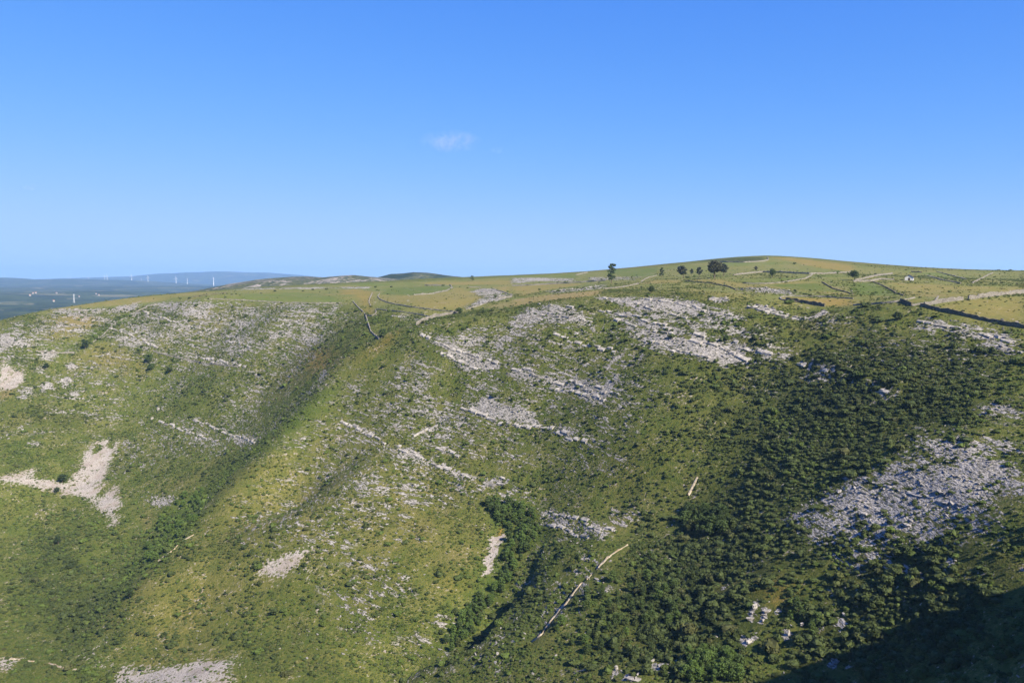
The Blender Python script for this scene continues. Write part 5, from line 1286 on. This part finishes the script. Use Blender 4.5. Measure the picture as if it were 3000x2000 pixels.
boulder('white rock fin on the upper end of the thin left outcrop', 464, 1202, 10, 16, 17, .5, 1)

# ------------------------------------------------------------------ stone hut
g = ground(2664, 821); k = g[1] / FPX
hut = empty('stone_hut', tuple(g - np.array([0, 0, .3])), math.radians(-28))
W_, D_h, E_, R_ = 4.2, 4.6, 1.9, 3.2
hv = np.array([(-W_ / 2, -D_h / 2, 0), (W_ / 2, -D_h / 2, 0), (W_ / 2, D_h / 2, 0), (-W_ / 2, D_h / 2, 0), (-W_ / 2, -D_h / 2, E_), (W_ / 2, -D_h / 2, E_), (W_ / 2, D_h / 2, E_), (-W_ / 2, D_h / 2, E_), (0, -D_h / 2, R_), (0, D_h / 2, R_)], float)
M_LIME = mat_plain('limewash', (.62, .60, .57), (.74, .72, .69), 2.0)
mesh_np('wall', hv, [np.array([[1, 2, 6, 5], [3, 0, 4, 7]]), np.array([[0, 1, 5, 8, 4], [2, 3, 7, 9, 6]])], [M_LIME], False, hut)
def slab(a, b, c_, d_, t):
    P = np.array([a, b, c_, d_], float); N = np.cross(P[1] - P[0], P[3] - P[0]); N /= np.linalg.norm(N)
    return np.vstack([P, P + N * t]), np.array([[0, 3, 2, 1], [4, 5, 6, 7], [0, 1, 5, 4], [1, 2, 6, 5], [2, 3, 7, 6], [3, 0, 4, 7]])
M_TILE = mat_plain('old_roof', (.10, .085, .07), (.17, .14, .115), 3.0)
e = .3; sl = (R_ - E_) / (W_ / 2)
v1, f1 = slab((0, -D_h / 2 - e, R_ + .02), (0, D_h / 2 + e, R_ + .02), (-W_ / 2 - e, D_h / 2 + e, E_ - e * sl + .02), (-W_ / 2 - e, -D_h / 2 - e, E_ - e * sl + .02), .14)
v2, f2 = slab((W_ / 2 + e, -D_h / 2 - e, E_ - e * sl + .02), (W_ / 2 + e, D_h / 2 + e, E_ - e * sl + .02), (.003, D_h / 2 + e, R_ + .02), (.003, -D_h / 2 - e, R_ + .02), .14)
mesh_np('roof', np.vstack([v1, v2]), np.vstack([f1, f2 + 8]), [M_TILE], False, hut)
M_DARK = mat_plain('old_wood', (.05, .04, .03), (.08, .06, .045), 4.0)
dv, df = slab((-.45, -D_h / 2 - .003, 0), (.45, -D_h / 2 - .003, 0), (.45, -D_h / 2 - .003, 1.6), (-.45, -D_h / 2 - .003, 1.6), .06)
mesh_np('door', dv, df, [M_DARK], False, hut)
tag(hut, 'small stone hut with a pale gable alone on the right plateau', 'hut')

# ------------------------------------------------------------------ far valley: village houses, mast, wind turbines
M_HW = mat_plain('house_render', (.30, .285, .26), (.40, .385, .36), .3); M_HR = mat_plain('roof_tile', (.30, .13, .08), (.40, .19, .12), .5)
def house_meshes():
    w_, d_, e_, r_ = 9, 7, 6, 8.2
    v = np.array([(-w_ / 2, -d_ / 2, -2), (w_ / 2, -d_ / 2, -2), (w_ / 2, d_ / 2, -2), (-w_ / 2, d_ / 2, -2), (-w_ / 2, -d_ / 2, e_), (w_ / 2, -d_ / 2, e_), (w_ / 2, d_ / 2, e_), (-w_ / 2, d_ / 2, e_), (-w_ / 2, 0, r_), (w_ / 2, 0, r_)], float)
    a = (v, [np.array([[0, 1, 5, 4], [2, 3, 7, 6]]), np.array([[1, 2, 6, 9, 5], [3, 0, 4, 8, 7]])])
    s1, q1 = slab((-w_ / 2 - .4, -d_ / 2 - .5, e_ - .25), (w_ / 2 + .4, -d_ / 2 - .5, e_ - .25), (w_ / 2 + .4, 0, r_ + .05), (-w_ / 2 - .4, 0, r_ + .05), .25)
    s2, q2 = slab((-w_ / 2 - .4, .003, r_ + .05), (w_ / 2 + .4, .003, r_ + .05), (w_ / 2 + .4, d_ / 2 + .5, e_ - .25), (-w_ / 2 - .4, d_ / 2 + .5, e_ - .25), .25)
    return a, (np.vstack([s1, s2]), np.vstack([q1, q2 + 8]))
HM = None
def fground(u, v):
    d = ray(u, v); Ys = np.arange(1300, 15000, 10.0)
    for Y in Ys:
        if fhgt(d[0] * Y, Y) > d[2] * Y: return np.array([d[0] * Y, Y, fhgt(d[0] * Y, Y)])
    return np.array([d[0] * 8000, 8000, d[2] * 8000])
vr = random.Random(5)
spots = [(97, 861, 'white house standing highest in the village'), (88, 867, 'white house just left of the highest village house'), (105, 860, 'pale house just right of the highest village house')]
for (u, v, l_) in ((165, 860, 'long white building alone right of the village'), (157, 884, 'pale house between the village and the mast'), (232, 870, 'low pale house right of the mast'), (282, 862, 'upper pale house at the fold right of the mast'), (290, 866, 'lower pale house at the fold right of the mast')):
    spots.append((u, v, l_))
for (u, v, l_) in spots:
    g = fground(u, v)
    hs_ = empty('house', tuple(g), vr.uniform(-.6, .9)); q = vr.uniform(.5, .8); hs_.scale = (q * (1.9 if 'long' in l_ else 1), q, q)
    if HM is None:
        A_, B_ = house_meshes(); m1 = mesh_np('wall', A_[0], A_[1], [M_HW], False, hs_); m2 = mesh_np('roof', B_[0], B_[1], [M_HR], False, hs_); HM = (m1.data, m2.data)
    else:
        for nm, me in zip(('wall', 'roof'), HM):
            o = bpy.data.objects.new(nm, me); COL.objects.link(o); o.parent = hs_
    tag(hs_, l_, 'house', 'houses of the far village' if 'village' in l_ else None)

M_STEEL = mat_plain('galvanised_steel', (.42, .43, .43), (.55, .56, .56), .2, .6, .01, .2)
M_WHITE = mat_plain('white_paint', (.9, .9, .9), (.98, .98, .98), .2, .5, .01, .3)
g = fground(217, 887); hM = 26 / FPX * g[1]
mast = empty('pylon', tuple(g)); 
leg = []
for (sx_, sy_) in ((-1, -1), (1, -1), (1, 1), (-1, 1)):
    tv, tf = tube([(sx_ * hM * .07, sy_ * hM * .07, -1), (sx_ * hM * .035, sy_ * hM * .035, hM * .5), (sx_ * hM * .03, sy_ * hM * .03, hM)], [hM * .016] * 3, 4)
    mesh_np('leg', tv, tf, [M_STEEL], False, mast)
bv, bf = [], []; nn = 0
for i_ in range(9):
    z1 = hM * (.06 + .1 * i_); wz = hM * (.07 - .04 * min(1, z1 / (hM * .6)))
    for (p_, q_) in (((-wz, -wz, z1), (wz, -wz, z1 + hM * .09)), ((wz, -wz, z1), (wz, wz, z1 + hM * .09)), ((-wz, wz, z1), (-wz, -wz, z1 + hM * .09))):
        d_ = np.array(q_) - np.array(p_); off = np.array([0, 0, hM * .012])
        P4 = np.array([p_, q_, np.array(q_) + off, np.array(p_) + off]); bv.append(P4); bf.append([nn, nn + 1, nn + 2, nn + 3]); nn += 4
mesh_np('bracing', np.vstack(bv), np.array(bf), [M_STEEL], False, mast)
tv, tf = tube([(-hM * .16, 0, hM * .86), (0, 0, hM * .88), (hM * .16, 0, hM * .86)], [hM * .012] * 3, 4)
tv = np.array([[a, b, c_] for a, b, c_ in tv]); mesh_np('crossarm', tv, tf, [M_STEEL], False, mast)
tag(mast, 'pale lattice pylon standing in the valley right of the village', 'pylon')

def turbine_meshes():
    tv, tf = tube([(0, 0, -12), (0, 0, 40), (0, 0, 78)], [2.7, 2.1, 1.5], 10)
    nv_, nf_ = blob((2.0, 4.4, 2.0), 5, 8, 5, .02); nv_ = nv_ + np.array([0, 0, 77.5])
    bl, bf_ = [], []
    for k_ in range(3):
        a = math.radians(90 + 120 * k_)
        P = []
        for (rr, ch) in ((1.0, 1.6), (9, 3.0), (24, 1.9), (40, .5)):
            for (o_, th) in ((-ch / 2, 0), (0, .45 * (1 - rr / 48)), (ch / 2, 0), (0, -.45 * (1 - rr / 48))):
                P.append((math.cos(a) * rr - math.sin(a) * o_, -5 + th, 79 + math.sin(a) * rr + math.cos(a) * o_))
        F = [(s_ * 4 + q_, s_ * 4 + (q_ + 1) % 4, (s_ + 1) * 4 + (q_ + 1) % 4, (s_ + 1) * 4 + q_) for s_ in range(3) for q_ in range(4)]
        bl.append((np.array(P), np.array(F)))
    return (tv, tf), (nv_, nf_), bl
TM = None
turb = [(199, 809, 815, 'leftmost white wind turbine on the skyline'), (207, 810, 816, 'second white turbine close beside the leftmost one'), (259, 812, 821, 'lone white turbine left of the close pair on the skyline'), (307, 807, 819, 'left one of the close pair of turbines'),
        (314, 806, 820, 'right one of the close pair of turbines'), (386, 808, 823, 'bright white turbine where the far blue hill begins'), (414, 816, 824, 'smallest turbine standing half behind the ridge'), (434, 812, 828, 'white turbine right of the smallest one before the blue hill'),
        (516, 815, 832, 'turbine left of two before the middle of the blue hill'), (549, 817, 831, 'short turbine in the middle of the blue hill'), (626, 814, 836, 'rightmost white wind turbine before the blue hill')]
for i_, (u, t_, b_, l_) in enumerate(turb):
    Yt = 8000 if b_ - t_ > 8 else 9500
    p_ = at(u, b_, Yt); q = (b_ - t_) / FPX * Yt / 79 * 1.0
    root = empty('wind_turbine', tuple(p_), rng.uniform(-.9, .2)); root.scale = (max(q, .75) * 1.5, max(q, .75) * 1.5, q); root.scale = (q * 1.1, q * 1.1, q)
    if TM is None:
        (a, af), (b, bf_), bl = turbine_meshes()
        TM = [('tower', mesh_np('tower', a, af, [M_WHITE], True, root).data, 0), ('nacelle', mesh_np('nacelle', b, bf_, [M_WHITE], True, root).data, 0)]
        for P, F in bl: TM.append(('blade', mesh_np('blade', P, F, [M_WHITE], False, root).data, 0))
    else:
        for nm, me, _ in TM:
            o = bpy.data.objects.new(nm, me); COL.objects.link(o); o.parent = root
    tag(root, l_, 'wind turbine', 'wind turbines on the far ridge')

# ------------------------------------------------------------------ clouds
def cloud(label, u, v, wpx, hpx, dens, seed):
    Y = 9000.0; c_ = at(u, v, Y); k = Y / FPX
    r = np.random.default_rng(seed)
    V, F = blob((1, .6, 1), seed, 20, 12, .05); V[:, 2] -= .85
    V = V * np.array([wpx * k * .5, wpx * k * .5, hpx * k * .5])
    m = NT('cloud_vapour'); tc = m.n('ShaderNodeTexCoord').outputs['Object']
    vm = m.n('ShaderNodeVectorMath', operation='MULTIPLY'); m.put(vm.inputs[0], tc); vm.inputs[1].default_value = (2 / (wpx * k), 3.3 / (wpx * k), 2 / (hpx * k))
    ln_ = m.n('ShaderNodeVectorMath', operation='LENGTH'); m.put(ln_.inputs[0], vm.outputs[0])
    n_ = m.noise(tc, 1 / (34 * k), 5, .62, .8)
    d_ = m.math('MULTIPLY', m.smooth(n_, .40, .74), m.smooth(ln_.outputs['Value'], 1.0, .1))
    pv_ = m.n('ShaderNodeVolumePrincipled'); pv_.inputs['Color'].default_value = (1, .97, .98, 1); m.put(pv_.inputs['Density'], m.math('MULTIPLY', d_, dens)); pv_.inputs['Anisotropy'].default_value = .3
    m.t.links.new(pv_.outputs[0], m.out.inputs['Volume'])
    o = mesh_np('cloud', V, F, [m.m], True); o.location = tuple(c_)
    return tag(o, label, 'cloud')
cloud('small wispy pale cloud alone in the blue sky', 1320, 414, 205, 74, .0040, 3)
cloud('faint shred of cloud right of the small wispy one', 1460, 440, 60, 26, .003, 4)
cloud('faint shred of cloud low at the left edge of the sky', 92, 549, 70, 26, .003, 6)
# ------------------------------------------------------------------ output
vs = scene.view_settings
vs.view_transform = 'Standard'; vs.look = 'None'; vs.gamma = 1.0; vs.exposure = EXPO; vs.use_curve_mapping = False
scene.display_settings.display_device = 'sRGB'
cy = scene.cycles
cy.use_denoising = True
cy.max_bounces = 6; cy.diffuse_bounces = 3; cy.glossy_bounces = 2; cy.transparent_max_bounces = 12; cy.volume_bounces = 1
